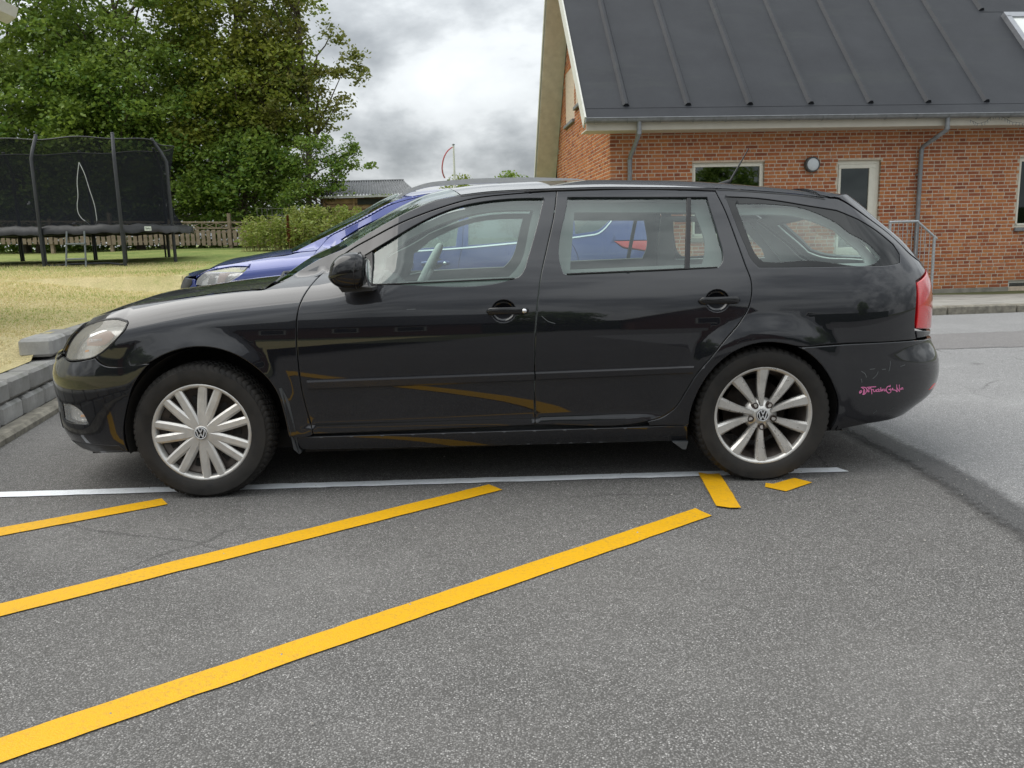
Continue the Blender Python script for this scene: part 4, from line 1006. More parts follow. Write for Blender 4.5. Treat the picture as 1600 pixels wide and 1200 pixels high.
for side in (-1, 1):
    S_ = dict(side=side)
    # front door
    d1 = panel('front_door', B, DOOR1, M_PAINT, car, holes=[WIN1, ell(1.391, .826, .055, .050)], **S_)
    panel('window_glass', B, [(.80, .953)] + WIN1[1:15] + [(.79, 1.106)], M_GLASS, d1, off=-.012, thick=.004, gap=-.006, bev=0, **S_)
    panel('mirror_sail', B, [(.795, 1.108), (.68, 1.0369), (.6497, .9986), (.6981, .9553), (.805, .955)], M_TRIM, d1, off=-.003, thick=.02, **S_)
    handle(d1, 1.391, .826, 1.314, 1.503, side, side < 0)
    ribbon('side_moulding', B, [(.4995, .5435), (1.521, .5518)], [(.5050, .4950), (1.521, .5073)], [(0, -.003), (.05, .011), (.22, .0145), (.80, .0145), (.95, .011), (1, -.003)], M_MOULD, d1, **S_)
    ribbon('window_seal', B, [(.80, .960), (1.4442, .9715)], [(.80, .9535), (1.4442, .9650)], [(0, -.010), (.2, .004), (.8, .004), (1, -.004)], M_RUBBER, d1, **S_)
    panel('door_trim', B, [(.56, .42), (1.50, .43), (1.52, .80), (1.54, .958), (1.60, 1.15), (1.63, 1.33), (1.44, 1.336), (1.27, 1.32), (1.1, 1.278), (.95, 1.222), (.80, 1.150), (.66, 1.08), (.57, .99), (.53, .80)], M_DOORCARD, d1,
          holes=[[(.80, .985), (1.42, .995), (1.455, 1.03), (1.53, 1.25), (1.545, 1.30), (1.42, 1.302), (1.31, 1.295), (1.20, 1.275), (1.0, 1.20), (.82, 1.10)]], off=-.060, thick=.012, res=.05, bev=0, **S_)
    # rear door
    d2 = panel('rear_door', B, DOOR2, M_PAINT, car, holes=[WIN2, ell(2.352, .8456, .055, .050)], **S_)
    panel('window_glass', B, [(1.7022, 1.3259), (2.256, 1.3120), (2.216, .988), (1.7129, .9783), (1.6799, .9778), (1.6647, .9852), (1.658, 1.0022)], M_GLASS, d2, off=-.012, thick=.004, gap=-.006, bev=0, **S_)
    panel('quarter_glass', B, [(2.272, 1.312), (2.3459, 1.3102), (2.3574, 1.2488), (2.3787, 1.1342), (2.3912, 1.0425), (2.3857, 1.0159), (2.3647, .9927), (2.232, .9883)], M_GLASS, d2, off=-.012, thick=.004, gap=-.006, bev=0, **S_)
    panel('window_divider', B, [(2.2525, 1.320), (2.2765, 1.320), (2.2365, .984), (2.2105, .984)], M_TRIM, d2, off=-.004, thick=.014, **S_)
    handle(d2, 2.352, .8456, 2.2654, 2.454, side, False)
    ribbon('side_moulding', B, [(1.5267, .5520), (2.2443, .558)], [(1.5267, .5085), (2.2390, .5200)], [(0, -.003), (.05, .011), (.22, .0145), (.80, .0145), (.95, .011), (1, -.003)], M_MOULD, d2, **S_)
    ribbon('window_seal', B, [(1.68, .985), (2.36, .9965)], [(1.68, .9785), (2.36, .990)], [(0, -.010), (.2, .004), (.8, .004), (1, -.004)], M_RUBBER, d2, **S_)
    panel('door_trim', B, [(1.60, .42), (2.05, .42), (2.2, .6), (2.40, .80), (2.42, .96), (2.40, 1.1), (2.36, 1.315), (2.0, 1.335), (1.69, 1.335), (1.66, 1.2), (1.60, .97)], M_DOORCARD, d2,
          holes=[[(1.70, 1.02), (2.31, 1.03), (2.33, 1.1), (2.30, 1.27), (1.735, 1.285)]], off=-.060, thick=.012, res=.05, bev=0, **S_)
    # fender, bumpers, quarter
    panel('front_fender', B, FENDER, M_PAINT, car, **S_)
    q = panel('quarter_panel', B, QUARTER, M_PAINT, car, holes=[WIN3], **S_)
    panel('window_border', B, WIN3, M_BLACKGLASS, q, holes=[WIN3I], off=-.004, thick=.006, gap=.001, bev=.002, **S_)
    panel('cargo_window_glass', B, WIN3I, M_GLASS, q, off=-.006, thick=.003, gap=-.004, bev=0, **S_)
    panel('cabin_liner', B, [(2.43, .80), (3.25, .80), (3.28, 1.0), (3.10, 1.19), (2.9, 1.26), (2.40, 1.30), (2.40, 1.1)], M_CABIN, q, holes=[[(2.52, 1.02), (3.14, 1.02), (3.12, 1.08), (2.97, 1.17), (2.82, 1.235), (2.48, 1.262)]], off=-.07, thick=.01, res=.05, bev=0, **S_)
    fb = panel('front_bumper', B, FBUMP, M_PAINT, car, holes=[FOG, [(-1.317, .41), (-.98, .405), (-.86, .37), (-.87, .29), (-1.317, .275)]] if False else [FOG], **S_)
    panel('lower_intake', B, [(-1.319, .42), (-1.0, .415), (-.88, .375), (-.90, .29), (-1.319, .275)], M_TRIM, fb, off=.003, thick=.004, **S_)
    panel('bumper_lip', B, [(-1.319, .245), (-.95, .245), (-.62, .262), (-.40, .262), (-.37, .228), (-.6, .212), (-.95, .202), (-1.319, .197)], M_TRIM, fb, off=.003, thick=.004, bev=.008, **S_)
    f2 = panel('fog_light', B, FOG, M_CLEAR, car, off=-.004, thick=.004, gap=.003, **S_)
    panel('fog_reflector', B, FOG, M_REFLECTOR, f2, off=-.030, thick=.004, gap=.004, bev=0, **S_)
    fo = MB()
    for zz, m_ in ((.388, M_ORANGE), (.366, M_REFLECTOR)):
        p = B.S(np.array([-.615]), np.array([zz]))[0]; b = MB(); b.M = Matrix.Translation((p[0] + .016, side * (abs(p[1]) - .012), zz)); b.box((-.016, -.006, -.006), (.016, .006, .006), .003); b.build('fog_bulb', m_, f2)
    rb = panel('rear_bumper', B, RBUMP, M_PAINT, car, **S_)
    panel('bumper_reflector', B, [(3.46, .378), (3.53, .405), (3.60, .395), (3.61, .372)], M_RED, rb, off=.002, thick=.004, **S_)
    # lamps
    hl = panel('headlight', B, HEADL, M_LENS, car, off=.001, thick=.01, gap=.003, bev=.005, **S_)
    panel('headlight_bowl', B, HEADL, M_REFLECTOR, hl, off=-.045, thick=.005, gap=.004, bev=0, **S_)
    panel('headlight_seal', B, HEADL, M_RUBBER, hl, holes=[[tuple(p) for p in inset(np.array(HEADL)[::-1] if poly_area(np.array(HEADL)) < 0 else np.array(HEADL), .0045)]], off=.002, thick=.05, gap=-.001, bev=.001, **S_)
    panel('headlight_band', B, [(-.565, .765), (-.40, .785), (-.36, .765), (-.395, .735), (-.56, .715), (-.575, .74)], M_BEIGE, hl, off=-.006, thick=.004, bev=0, **S_)
    panel('indicator_reflector', B, [(-.565, .770), (-.44, .790), (-.41, .788), (-.50, .770), (-.56, .750)], M_CHROME, hl, off=-.004, thick=.003, bev=0, **S_)
    panel('side_lamp', B, [(-.565, .685), (-.535, .690), (-.535, .702), (-.565, .698)], M_ORANGE, hl, off=-.004, thick=.003, bev=0, **S_)
    panel('tail_light', B, TAIL, M_RED, car, off=.003, thick=.02, gap=.003, bev=.006, **S_)
    # tailgate halves meet in the middle
    tg = panel('tailgate', B, GATE, M_PAINT, car, holes=[GATEW], **S_)
    panel('rear_window', B, GATEW, M_GLASS, tg, off=-.006, thick=.004, gap=-.006, bev=0, **S_)
    panel('tailgate_trim', B, [(3.944,.80),(3.60,.80),(3.62,.97),(3.47,1.03),(3.38,1.13),(3.23,1.225),(3.13,1.25),(3.5,1.295),(3.944,1.31)], M_CABIN, tg, holes=[[(3.94,1.262),(3.43,1.226),(3.54,1.05),(3.60,1.03),(3.94,1.01)]], off=-.045, thick=.01, res=.05, bev=0, **S_)
    panel('pillar_trim', B, [(3.06,1.20),(3.20,1.08),(3.24,1.0),(3.22,.80),(3.60,.80),(3.58,.965),(3.44,1.02),(3.35,1.12),(3.18,1.225),(3.12,1.24)], M_CABIN, q, off=-.05, thick=.01, res=.05, bev=0, **S_)
    # grille
    gr = panel('grille', B, [(-1.319, .662), (-.765, .658), (-.760, .695), (-.738, .75), (-.705, .80), (-.90, .812), (-1.319, .815)], M_TRIM, car, off=-.020, thick=.006, **S_)
    for i in range(11):
        u = -.80 - i * .048
        ribbon('grille_slat', B, [(u, .80), (u, .675)], [(u - .016, .80), (u - .016, .675)], [(0, -.018), (.3, -.006), (.7, -.006), (1, -.018)], M_GLOSSBLK, gr, **S_)
    ribbon('grille_frame', B, [(-.712, .79), (-.752, .70), (-.765, .668), (-1.319, .668)], [(-.724, .79), (-.764, .705), (-.78, .680), (-1.319, .680)], [(0, -.004), (.3, .008), (.7, .008), (1, -.004)], M_GLOSSBLK, gr, **S_)
    # sill and mud flaps
    panel('sill', B, [(.41, .2735), (2.2264, .2735), (2.2352, .190), (1.3, .196), (.4239, .2046)], M_PAINT, car, off=-.008, thick=.03, **S_)
    mf = MB(); pts = [(.372, .508), (.384, .51), (.412, .44), (.425, .33), (.430, .22), (.440, .197), (.428, .186), (.408, .215), (.402, .31), (.393, .41)]
    Sx = np.array([B.S(np.array([a]), np.array([b]))[0] + [0, -.004, 0] for a, b in pts]); 
    V = [(p[0], side * abs(p[1]), p[2]) for p in Sx] + [(p[0], side * (abs(p[1]) - .16), p[2]) for p in Sx]; n = len(pts)
    mf.add(V, [tuple(range(n)), tuple(range(2 * n - 1, n - 1, -1))] + [(i, i + n, (i + 1) % n + n, (i + 1) % n) for i in range(n)]); mf.build('mud_guard', M_LINER, car)
    mf = MB(); mf.prism([(2.16, .195), (2.232, .195), (2.222, .158), (2.205, .160)], side * .85, side * .60); mf.build('mud_flap', M_LINER, car)
    # wheel arch liners
    for ax, r in ((0.035, .385), (2.578, .362)):
        mb = MB(); V = []; F = []; K = 26
        for k in range(K + 1):
            a = math.radians(-14 + 208 * k / K)
            for y in (.845, .56): V.append((ax + r * math.cos(a), side * y, .31 + r * math.sin(a)))
        F = [(2 * k, 2 * k + 1, 2 * k + 3, 2 * k + 2) for k in range(K)]; F.append(tuple(2 * k + 1 for k in range(K + 1)))
        mb.add(V, F, True); mb.build('wheel_arch_liner', M_UNDER, car)
    # mirror
    mc = (.735, side * .985, 1.018)
    mb = MB(); V = []; F = []; nu, nv = 28, 18
    for i in range(nv + 1):
        ph = -math.pi / 2 + math.pi * i / nv
        for j in range(nu):
            th = 2 * math.pi * j / nu
            def sp_(v, e): return math.copysign(abs(v) ** e, v)
            cx_, cy_, cz_ = sp_(math.cos(ph), .75) * sp_(math.cos(th), .62), sp_(math.cos(ph), .75) * sp_(math.sin(th), .7), sp_(math.sin(ph), .8)
            x = cx_ * .080; z = cz_ * .086; y = cy_ * .105
            if x < 0: x *= 1 + .10 * (z < 0) ; z *= 1 - .22 * min(1, -x / .08) ** 2
            if z > 0: x = x * 1.0 + .012 * (z / .086)
            if z < 0: z *= .80
            V.append((mc[0] + x, mc[1] + y, mc[2] + z))
    F = [(i * nu + j, i * nu + (j + 1) % nu, (i + 1) * nu + (j + 1) % nu, (i + 1) * nu + j) for i in range(nv) for j in range(nu)]
    mb.add(V, F, True); mr = mb.build('door_mirror', M_GLOSSBLK, car)
    mb = MB(); mb.prism([(.655, 1.0), (.69, 1.002), (.72, .958), (.83, .952), (.83, .938), (.70, .935)], side * .99, side * .84); mb.build('mirror_foot', M_TRIM, mr)
    ringp = [(mc[0] + .035, mc[1] + .108 * math.cos(a), mc[2] + (.086 if math.sin(a) > 0 else .072) * math.sin(a)) for a in [2 * math.pi * k / 28 for k in range(28)]]
    mb = MB(); mb.tube([(p[0] + .014 * max(0, (p[2] - mc[2]) / .086), p[1] * 1.0, p[2]) for p in ringp], .0022, 6, closed=True); mb.build('mirror_seam', M_RUBBER, mr)
    mb = MB(); mb.M = Matrix.Translation((mc[0] + .078, mc[1], mc[2] - .002)) @ Matrix.Rotation(math.pi / 2, 4, 'Y'); mb.lathe([(0, .006), (.055, .006), (.06, .002)], 28, 'z'); o = mb.build('mirror_glass', M_CHROME, mr)
# sticker on the rear bumper, drawn stroke by stroke
def zpx(p): return (3.0170 + (p[0] - 160) / 1270 * .2263, .3992 + (460 - p[1]) / 250 * .0400 - (p[0] - 160) / 1270 * .0085)
STK = [[(185,450),(160,425),(165,390),(200,360),(215,395),(190,430),(178,405)], [(190,278),(240,262),(320,290),(352,350),(330,430),(270,482),(245,470),(285,440)], [(228,290),(285,340),(292,455)], [(262,350),(270,440)], [(355,335),(385,405),(425,395)], [(402,330),(408,400)], [(375,300),(430,310)],
       [(340,272),(440,262),(590,255)], [(440,270),(478,370),(500,472)], [(470,348),(530,335)], [(530,350),(548,405),(582,398),(592,340)], [(648,330),(612,358),(620,402),(660,395)], [(668,310),(676,405)], [(712,335),(672,370),(712,408)], [(722,278),(740,402)], [(756,395),(766,330),(792,388),(802,318)], [(862,320),(828,352),(846,392),(882,375),(880,330)],
       [(990,215),(1002,275),(945,250),(902,290),(893,360),(930,420),(1000,457),(1045,425),(1035,372),(965,352),(1035,328)], [(1058,372),(1080,308),(1106,372)], [(1062,355),(1140,372),(1185,382),(1252,440)], [(1195,215),(1216,330),(1252,437)], [(1200,285),(1262,360),(1330,432)], [(1275,215),(1302,330),(1332,432)], [(1375,318),(1340,340),(1352,372),(1380,352)], [(1384,372),(1392,312),(1412,322),(1430,376)]]
stk = strokes_on('bumper_sticker', B, [[zpx(p) for p in s] for s in STK], .0034, .0012, M_PINK, car)
SCR = [[(3.02, .505), (3.035, .495), (3.045, .475)], [(3.06, .512), (3.085, .514)], [(3.075, .468), (3.095, .487), (3.10, .500)], [(3.155, .497), (3.162, .520), (3.168, .545)], [(3.12, .508), (3.14, .509)], [(3.02, .47), (3.025, .452)], [(3.22, .515), (3.25, .522)], [(3.12, .30), (3.135, .312)], [(3.22, .305), (3.235, .318)]]
M_SCRATCH = simple('scraped_paint', (.12, .13, .13), .7)
for q_ in SCR: strokes_on('paint_scratch', B, [q_], .0022, .0008, M_SCRATCH, car)
for q_ in [[(-.80, .60), (-.81, .615)], [(1.56, .80), (1.59, .775), (1.62, .765)], [(.96, .845), (1.0, .846)]]: strokes_on('paint_scratch', B, [q_], .0022, .0008, M_SCRATCH, car)
# headlight lettering
tx = bpy.data.curves.new('headlight_lettering', 'FONT'); tx.body = 'Octavia'; tx.size = .030; tx.extrude = .0004
to = bpy.data.objects.new('tmp_text', tx); COL.objects.link(to); dg = bpy.context.evaluated_depsgraph_get(); tm = bpy.data.meshes.new_from_object(to.evaluated_get(dg)); bpy.data.objects.remove(to)
co = np.zeros(len(tm.vertices) * 3); tm.vertices.foreach_get('co', co); co = co.reshape(-1, 3)
uu = -.553 + co[:, 0] * 1.12; zz = .7335 + co[:, 1] * .72 + (co[:, 0]) * .10 + co[:, 1] * .0
S3 = B.S(uu, zz) + B.N(uu, zz) * (-.0045 + co[:, 2:3])
tm.vertices.foreach_set('co', S3.ravel()); tm.materials.clear(); tm.materials.append(M_CHROME); tm.update()
link(bpy.data.objects.new('headlight_lettering', tm), [o for o in car.children if o.name.startswith('headlight')][0])
# bonnet, windscreen, roof
bon = edge_loft('bonnet', B, [(-1.30, .815), (-1.0, .815)] + HOODE, lambda t: .040 * min(1, t * 2.2), lambda t: -.02 * t, M_PAINT, car, 25)
cow = MB(); E0 = B.S(np.array([.3068]), np.array([.9482]))[0]; E1 = B.S(np.array([.38]), np.array([.985]))[0]
rows = []
for t in np.linspace(0, 1, 4):
    p = E0 * (1 - t) + E1 * t; rows.append([(p[0] - (.02 + .12 * t) * (1 - s * s), s * abs(p[1]), p[2] - .030 + .02 * (1 - s * s)) for s in np.linspace(-1, 1, 15)])
grid_loft('scuttle_panel', rows, M_TRIM, car)
ws = edge_loft('windscreen', B, APIL, lambda t: .060 * t, lambda t: -.13 + .04 * t, M_SCREEN, car, 21, .012)
for k, (y0, y1) in enumerate(((-.62, .02), (0., .60))):
    mb = MB(); mb.tube([(.31, y0 + .05, .965), (.30, y0 + .2, .985), (.285, (y0 + y1) / 2, 1.005), (.27, y1, 1.0)], .008, 6); mb.build('wiper', M_TRIM, car)
rf = edge_loft('roof', B, ROOFE, lambda t: .060 + .012 * math.sin(math.pi * t) - .01 * t, lambda t: -.09 * max(0, 1 - t * 2.2) + .10 * max(0, (t - .6) / .4) ** 2, M_PAINT, car, 25)
mb = MB(); E = B.S(np.array([2.86]), np.array([1.304]))[0]
V = []
for s in np.linspace(-1, 1, 17):
    k = 1 - s * s; y = s * (abs(E[1]) - .01); zt = 1.304 + .058 * k * (1 - .25 * k) / .75
    V += [(E[0] + .02 + .06 * k, y, zt + .006), (E[0] + .17 + .10 * k, y * .97, zt - .022), (E[0] + .165 + .10 * k, y * .97, zt - .045), (E[0] + .05 + .06 * k, y, zt - .03)]
mb.add(V, [(4 * i + j, 4 * i + (j + 1) % 4, 4 * i + 4 + (j + 1) % 4, 4 * i + 4 + j) for i in range(16) for j in range(4)] + [(0, 1, 2, 3), (64, 65, 66, 67)], False); mb.build('roof_spoiler', M_PAINT, car)
# drip moulding along the roof edge
for side in (-1, 1):
    ribbon('roof_moulding', B, [(x, z - .004) for x, z in ROOFE], [(x, z - .013) for x, z in ROOFE], [(0, -.003), (.3, .001), (.7, .001), (1, -.006)], M_RUBBER, car, side=side)
mb = MB(); mb.M = Matrix.Translation((2.62, 0, 1.408)); mb.tube([(-.035, 0, -.01), (.02, 0, .012), (.03, 0, .02), (.125, 0, .185)], [.018, .012, .006, .0028], 8); mb.build('roof_antenna', M_TRIM, car)
# underbody and cabin
mb = MB(); mb.box((-.62, -.62, .17), (3.05, .62, .26)); mb.box((3.05, -.62, .27), (3.30, .62, .34)); mb.box((.45, -.80, .19), (2.15, .80, .27)); mb.box((-.50, -.45, .26), (.30, .45, .74)); mb.build('underbody', M_UNDER, car)
mb = MB(); mb.box((.42, -.80, .27), (2.15, .80, .34)); mb.box((2.15, -.56, .30), (3.30, .56, .72)); mb.build('cabin_floor', M_CABIND, car)
mb = MB(); mb.box((.42, -.74, .62), (.80, .74, .955), .05); mb.box((.55, -.58, .90), (.85, -.18, 1.0), .04); mb.build('dashboard', M_CABIND, car)
edge_loft('headliner', B, [(x, z - .035) for x, z in ROOFE], lambda t: .05, lambda t: -.06 * max(0, 1 - t * 2.2), M_CABIN, car, 13, .03)
mb = MB(); mb.M = Matrix.Translation((1.00, -.37, .955)) @ Matrix.Rotation(math.radians(-62), 4, 'Y')
mb.tube([(.185 * math.cos(a), .185 * math.sin(a), 0) for a in [2 * math.pi * k / 32 for k in range(32)]], .016, 8, closed=True); mb.lathe([(0, -.02), (.06, -.02), (.07, .01), (0, .02)], 20, 'z')
for a in (0, 2.2, 4.1): mb.tube([(0, 0, 0), (.18 * math.cos(a), .18 * math.sin(a), 0)], .014, 6)
mb.build('steering_wheel', M_CABIN, car)
def seat(y, w, x0):
    mb = MB(); mb.M = Matrix.Translation((x0, y, 0)); mb.box((-.10, -w / 2, .40), (.40, w / 2, .55), .05)
    M0 = mb.M; mb.M = M0 @ Matrix.Translation((.40, 0, .50)) @ Matrix.Rotation(math.radians(14), 4, 'Y'); mb.box((-.05, -w / 2, 0), (.07, w / 2, .52), .045)
    mb.build('seat', M_SEAT, car)
    mb = MB(); mb.M = M0 @ Matrix.Translation((.40, 0, .50)) @ Matrix.Rotation(math.radians(12), 4, 'Y'); mb.box((-.045, -.12, .56), (.05, .12, .71), .035)
    for e in (-.05, .05): mb.tube([(0, e, .48), (0, e, .60)], .007, 6)
    mb.build('headrest', M_SEAT, car)
seat(-.37, .48, 1.10); seat(.37, .48, 1.10)
mb = MB(); mb.box((1.90, -.62, .40), (2.32, .62, .56), .05); mb.M = Matrix.Translation((2.30, 0, .50)) @ Matrix.Rotation(math.radians(18), 4, 'Y'); mb.box((-.06, -.62, 0), (.06, .62, .485), .045); mb.build('rear_bench', M_SEAT, car)
# wheels
wheel_cap('front_wheel', car, (0, -.770, .3085)); wheel_cap('front_wheel', car, (0, .770, .3085), True)
wheel_alloy('rear_wheel', car, (2.578, -.760, .3085)); wheel_alloy('rear_wheel', car, (2.578, .760, .3085), True)
mb = MB(); mb.tube([(3.1, .42, .24), (3.42, .42, .235), (3.50, .42, .225)], .028, 12, cap=False); mb.build('exhaust_pipe', M_STEEL, car)
# ================================================================== blue car behind
PB = [(.15,.83),(.25,.885),(.35,.905),(.5,.915),(.65,.920),(.8,.918),(.9,.912),(1.0,.898),(1.08,.876),(1.15,.846),(1.25,.800),(1.35,.750),(1.45,.695),(1.53,.640),(1.58,.585),(1.61,.53)]
XNB = [(.2,-.62),(.3,-.72),(.45,-.775),(.6,-.79),(.75,-.785),(.85,-.76),(.92,-.71),(.98,-.63),(1.05,-.49)]
XRB = [(.2,3.4),(.35,3.52),(.5,3.58),(.65,3.59),(.8,3.57),(.95,3.54),(1.05,3.50),(1.15,3.44),(1.3,3.33),(1.45,3.2),(1.6,3.05)]
CRB = [(-.9,.90),(-.6,.95),(-.3,1.0),(0,1.03),(.3,1.06),(.6,1.09),(.9,1.12)]
BLU = Body(PB, XNB, XRB, -.30, 3.0, CRB, (0., 2.69), .39, .35, green=(1.1, 1.25, .10, 2.6, .05), detail=False)
bcar = empty('suv_car', (-2.02 - math.sin(.045) * .905, 6.55 + math.cos(.045) * .905, 0), .045, label='blue car with silver roof rails parked behind the black estate car', cat='car')
C_ = BLU
H_E = [(-.60,.925),(-.389,.987),(-.177,1.017),(-.068,1.034),(.071,1.0555),(.265,1.076)]
A_E = [(.265,1.090),(.376,1.144),(.557,1.228),(.697,1.292),(.897,1.379),(1.08,1.470),(1.18,1.505)]
R_E = [(1.18,1.505),(1.38,1.535),(1.65,1.552),(2.0,1.556),(2.4,1.548),(2.8,1.52),(3.0,1.495)]
D1 = [(.47,1.10),(.43,.95),(.43,.6),(.47,.38),(1.60,.39),(1.615,.7),(1.622,.977),(1.6514,1.097),(1.668,1.2955),(1.69,1.535),(1.38,1.517),(1.2,1.483),(1.08,1.448),(.897,1.355),(.697,1.27),(.557,1.205)]
W1 = [(.66,1.072),(1.60,1.105),(1.63,1.30),(1.645,1.49),(1.444,1.483),(1.236,1.4354),(1.028,1.358),(.815,1.267),(.66,1.185)]
D2 = [(1.69,1.535),(1.668,1.2955),(1.6514,1.097),(1.622,.977),(1.615,.7),(1.60,.39),(2.25,.40),(2.33,.55),(2.45,.70),(2.57,.85),(2.58,1.0),(2.549,1.079),(2.511,1.136),(2.53,1.25),(2.50,1.527),(2.1,1.54)]
W2 = [(1.70,1.11),(2.46,1.15),(2.49,1.27),(2.47,1.48),(2.1,1.50),(1.72,1.495)]
W3 = [(2.57,1.178),(2.66,1.188),(2.76,1.205),(2.82,1.245),(2.875,1.30),(2.90,1.34),(2.85,1.42),(2.75,1.46),(2.57,1.475)]
TLB = [(2.8813,1.1136),(3.35,1.11),(3.74,1.10),(3.74,.98),(3.35,.985),(3.185,1.0252),(3.0569,1.0459),(2.9613,1.0583)]
HLB = [(-.5631,.8505),(-.5564,.9005),(-.5039,.9397),(-.3032,.971),(-.1754,.9878),(-.0549,.985),(-.1005,.9418),(-.1917,.8844),(-.2699,.8462)]
arc = lambda cx, r, a0, a1, n=9: [(cx + r * math.cos(math.radians(a0 + (a1 - a0) * k / (n - 1))), .35 + r * math.sin(math.radians(a0 + (a1 - a0) * k / (n - 1)))) for k in range(n)]
QB = A_E + R_E[1:] + [(3.2,1.43),(3.45,1.33),(3.6,1.2),(3.66,1.118)] + [(3.35,1.114),(2.8813,1.117),(2.955,1.056),(3.0569,1.042),(3.185,1.021),(3.36,.98),(3.38,.70),(2.86,.71)] + arc(2.69, .39, 64, 178, 10) + [(2.25,.36)] + D2[6:15] + [(2.1,1.543),(1.69,1.539)] + D1[10:] + D1[:1]
FB = [(.47,1.10),(.30,1.085)] + H_E[::-1] + [(-.59,.905)] + HLB[1:][:0] + [(-.5039,.945),(-.3032,.976),(-.1754,.9925),(-.048,.989),(-.0965,.938),(-.187,.880),(-.262,.842),(-.32,.78),(-.24,.70)] + arc(0, .39, 118, 4, 10) + [(.43,.37)] + D1[3:0:-1]
NB = [(-.24,.695),(-.325,.775),(-.272,.837),(-.56,.84),(-.60,.90),(-1.299,.93),(-1.299,.28),(-.8,.26),(-.40,.30)] + arc(0, .39, 178, 124, 6)
RB_ = [(2.86,.705),(3.38,.695),(3.999,.70),(3.999,.36),(3.4,.33),(3.06,.30)] + arc(2.69, .39, 4, 60, 6)
GB = [(3.999,.71),(3.39,.705),(3.37,.975),(3.74,.972),(3.75,1.11),(3.665,1.125),(3.605,1.205),(3.46,1.335),(3.21,1.435),(3.01,1.50),(3.5,1.53),(3.999,1.54)]
M_BPANE = glass_mat('blue_car_window', (.30, .36, .36), 1.6, .08, .06)
for side in (-1, 1):
    S_ = dict(side=side, res=.05, step=.035)
    d1 = panel('front_door', C_, D1, M_BLUE, bcar, holes=[W1], **S_); panel('window_glass', C_, W1, M_BPANE, d1, off=-.01, thick=.004, gap=-.006, bev=0, **S_)
    d2 = panel('rear_door', C_, D2, M_BLUE, bcar, holes=[W2], **S_); panel('window_glass', C_, W2, M_BPANE, d2, off=-.01, thick=.004, gap=-.006, bev=0, **S_)
    for dd, x0, x1 in ((d1, 1.33, 1.54), (d2, 2.20, 2.41)):
        mb = MB(); q = [C_.S(np.array([x]), np.array([.975]))[0] + C_.N(np.array([x]), np.array([.975]))[0] * o for x, o in ((x0, .01), (x0 + .03, .03), (x1 - .03, .03), (x1, .01))]
        mb.tube([(p[0], side * abs(p[1]), p[2]) for p in q], .016, 8); mb.build('door_handle', M_BLUE, dd)
        p = C_.S(np.array([x1 - .03]), np.array([.975]))[0]; mb = MB(); mb.M = Matrix.Translation((p[0], side * (abs(p[1]) + .04), p[2])); mb.lathe([(0, side * .006), (.012, side * .006), (.013, -side * .005)], 14); mb.build('door_lock', M_CHROME, dd)
        panel('handle_bowl', C_, ell((x0 + x1) / 2, .975, .06, .05), M_TRIM, dd, off=.001, thick=.003, **S_)
    panel('pillar_pane', C_, [(.43,1.05),(.645,1.178),(.65,1.072),(.515,1.042)], M_BLACKGLASS, bcar, off=.003, thick=.006, **S_)
    ch = [(.66,1.067),(1.1656,1.0795),(1.6514,1.0972),(2.0434,1.1226),(2.4911,1.1521),(2.6543,1.1685),(2.7609,1.1864),(2.8227,1.2313),(2.8755,1.2872),(2.9168,1.328),(2.90,1.40)]
    ribbon('chrome_strip', C_, ch, [(x + .004, z - .018) for x, z in ch], [(0, -.002), (.2, .006), (.8, .006), (1, -.002)], M_CHROME, bcar, side=side, step=.04)
    panel('front_fender', C_, FB, M_BLUE, bcar, **S_)
    q = panel('quarter_panel', C_, QB, M_BLUE, bcar, holes=[W3], **S_); panel('cargo_window_glass', C_, W3, M_BPANE, q, off=-.008, thick=.004, gap=-.006, bev=0, **S_)
    panel('front_bumper', C_, NB, M_BLUE, bcar, **S_); panel('rear_bumper', C_, RB_, M_BLUE, bcar, **S_)
    panel('tailgate', C_, GB, M_BLUE, bcar, holes=[[(3.994,1.47),(3.66,1.43),(3.72,1.18),(3.994,1.17)]], **S_)
    panel('rear_window', C_, [(3.994,1.47),(3.66,1.43),(3.72,1.18),(3.994,1.17)], M_BPANE, bcar, off=-.008, thick=.004, gap=-.006, bev=0, **S_)
    panel('tail_light', C_, TLB, M_RED, bcar, off=.004, thick=.02, gap=.003, bev=.006, **S_)
    hl = panel('headlight', C_, HLB, M_CLEAR, bcar, off=.002, thick=.01, gap=.003, **S_); panel('headlight_bowl', C_, HLB, M_REFLECTOR, hl, off=-.05, thick=.004, gap=.004, bev=0, **S_)
    panel('headlight_shade', C_, [(-.42,.945),(-.34,.955),(-.36,.86),(-.44,.855)], M_STEEL, hl, off=-.03, thick=.004, bev=0, **S_)
    panel('indicator_band', C_, [(-.29,.955),(-.20,.962),(-.255,.86),(-.31,.855)], M_BEIGE, hl, off=-.02, thick=.004, bev=0, **S_)
    panel('sill', C_, [(.45,.375),(2.28,.385),(2.30,.25),(.42,.25)], M_TRIM, bcar, off=-.006, thick=.03, **S_)
    panel('grille', C_, [(-1.299,.92),(-.64,.90),(-.62,.86),(-.80,.74),(-1.299,.72)], M_TRIM, bcar, off=.004, thick=.01, **S_)
    for ax in (0., 2.69):
        mb = MB(); K = 20; V = []
        for k in range(K + 1):
            a = math.radians(-10 + 200 * k / K)
            for y in (.87, .56): V.append((ax + .40 * math.cos(a), side * y, .35 + .40 * math.sin(a)))
        mb.add(V, [(2 * k, 2 * k + 1, 2 * k + 3, 2 * k + 2) for k in range(K)] + [tuple(2 * k + 1 for k in range(K + 1))], True); mb.build('wheel_arch_liner', M_UNDER, bcar)
        w = wheel_alloy('wheel', bcar, (ax, side * .79, .345), side > 0); w.scale = (1.1, 1.1, 1.1)
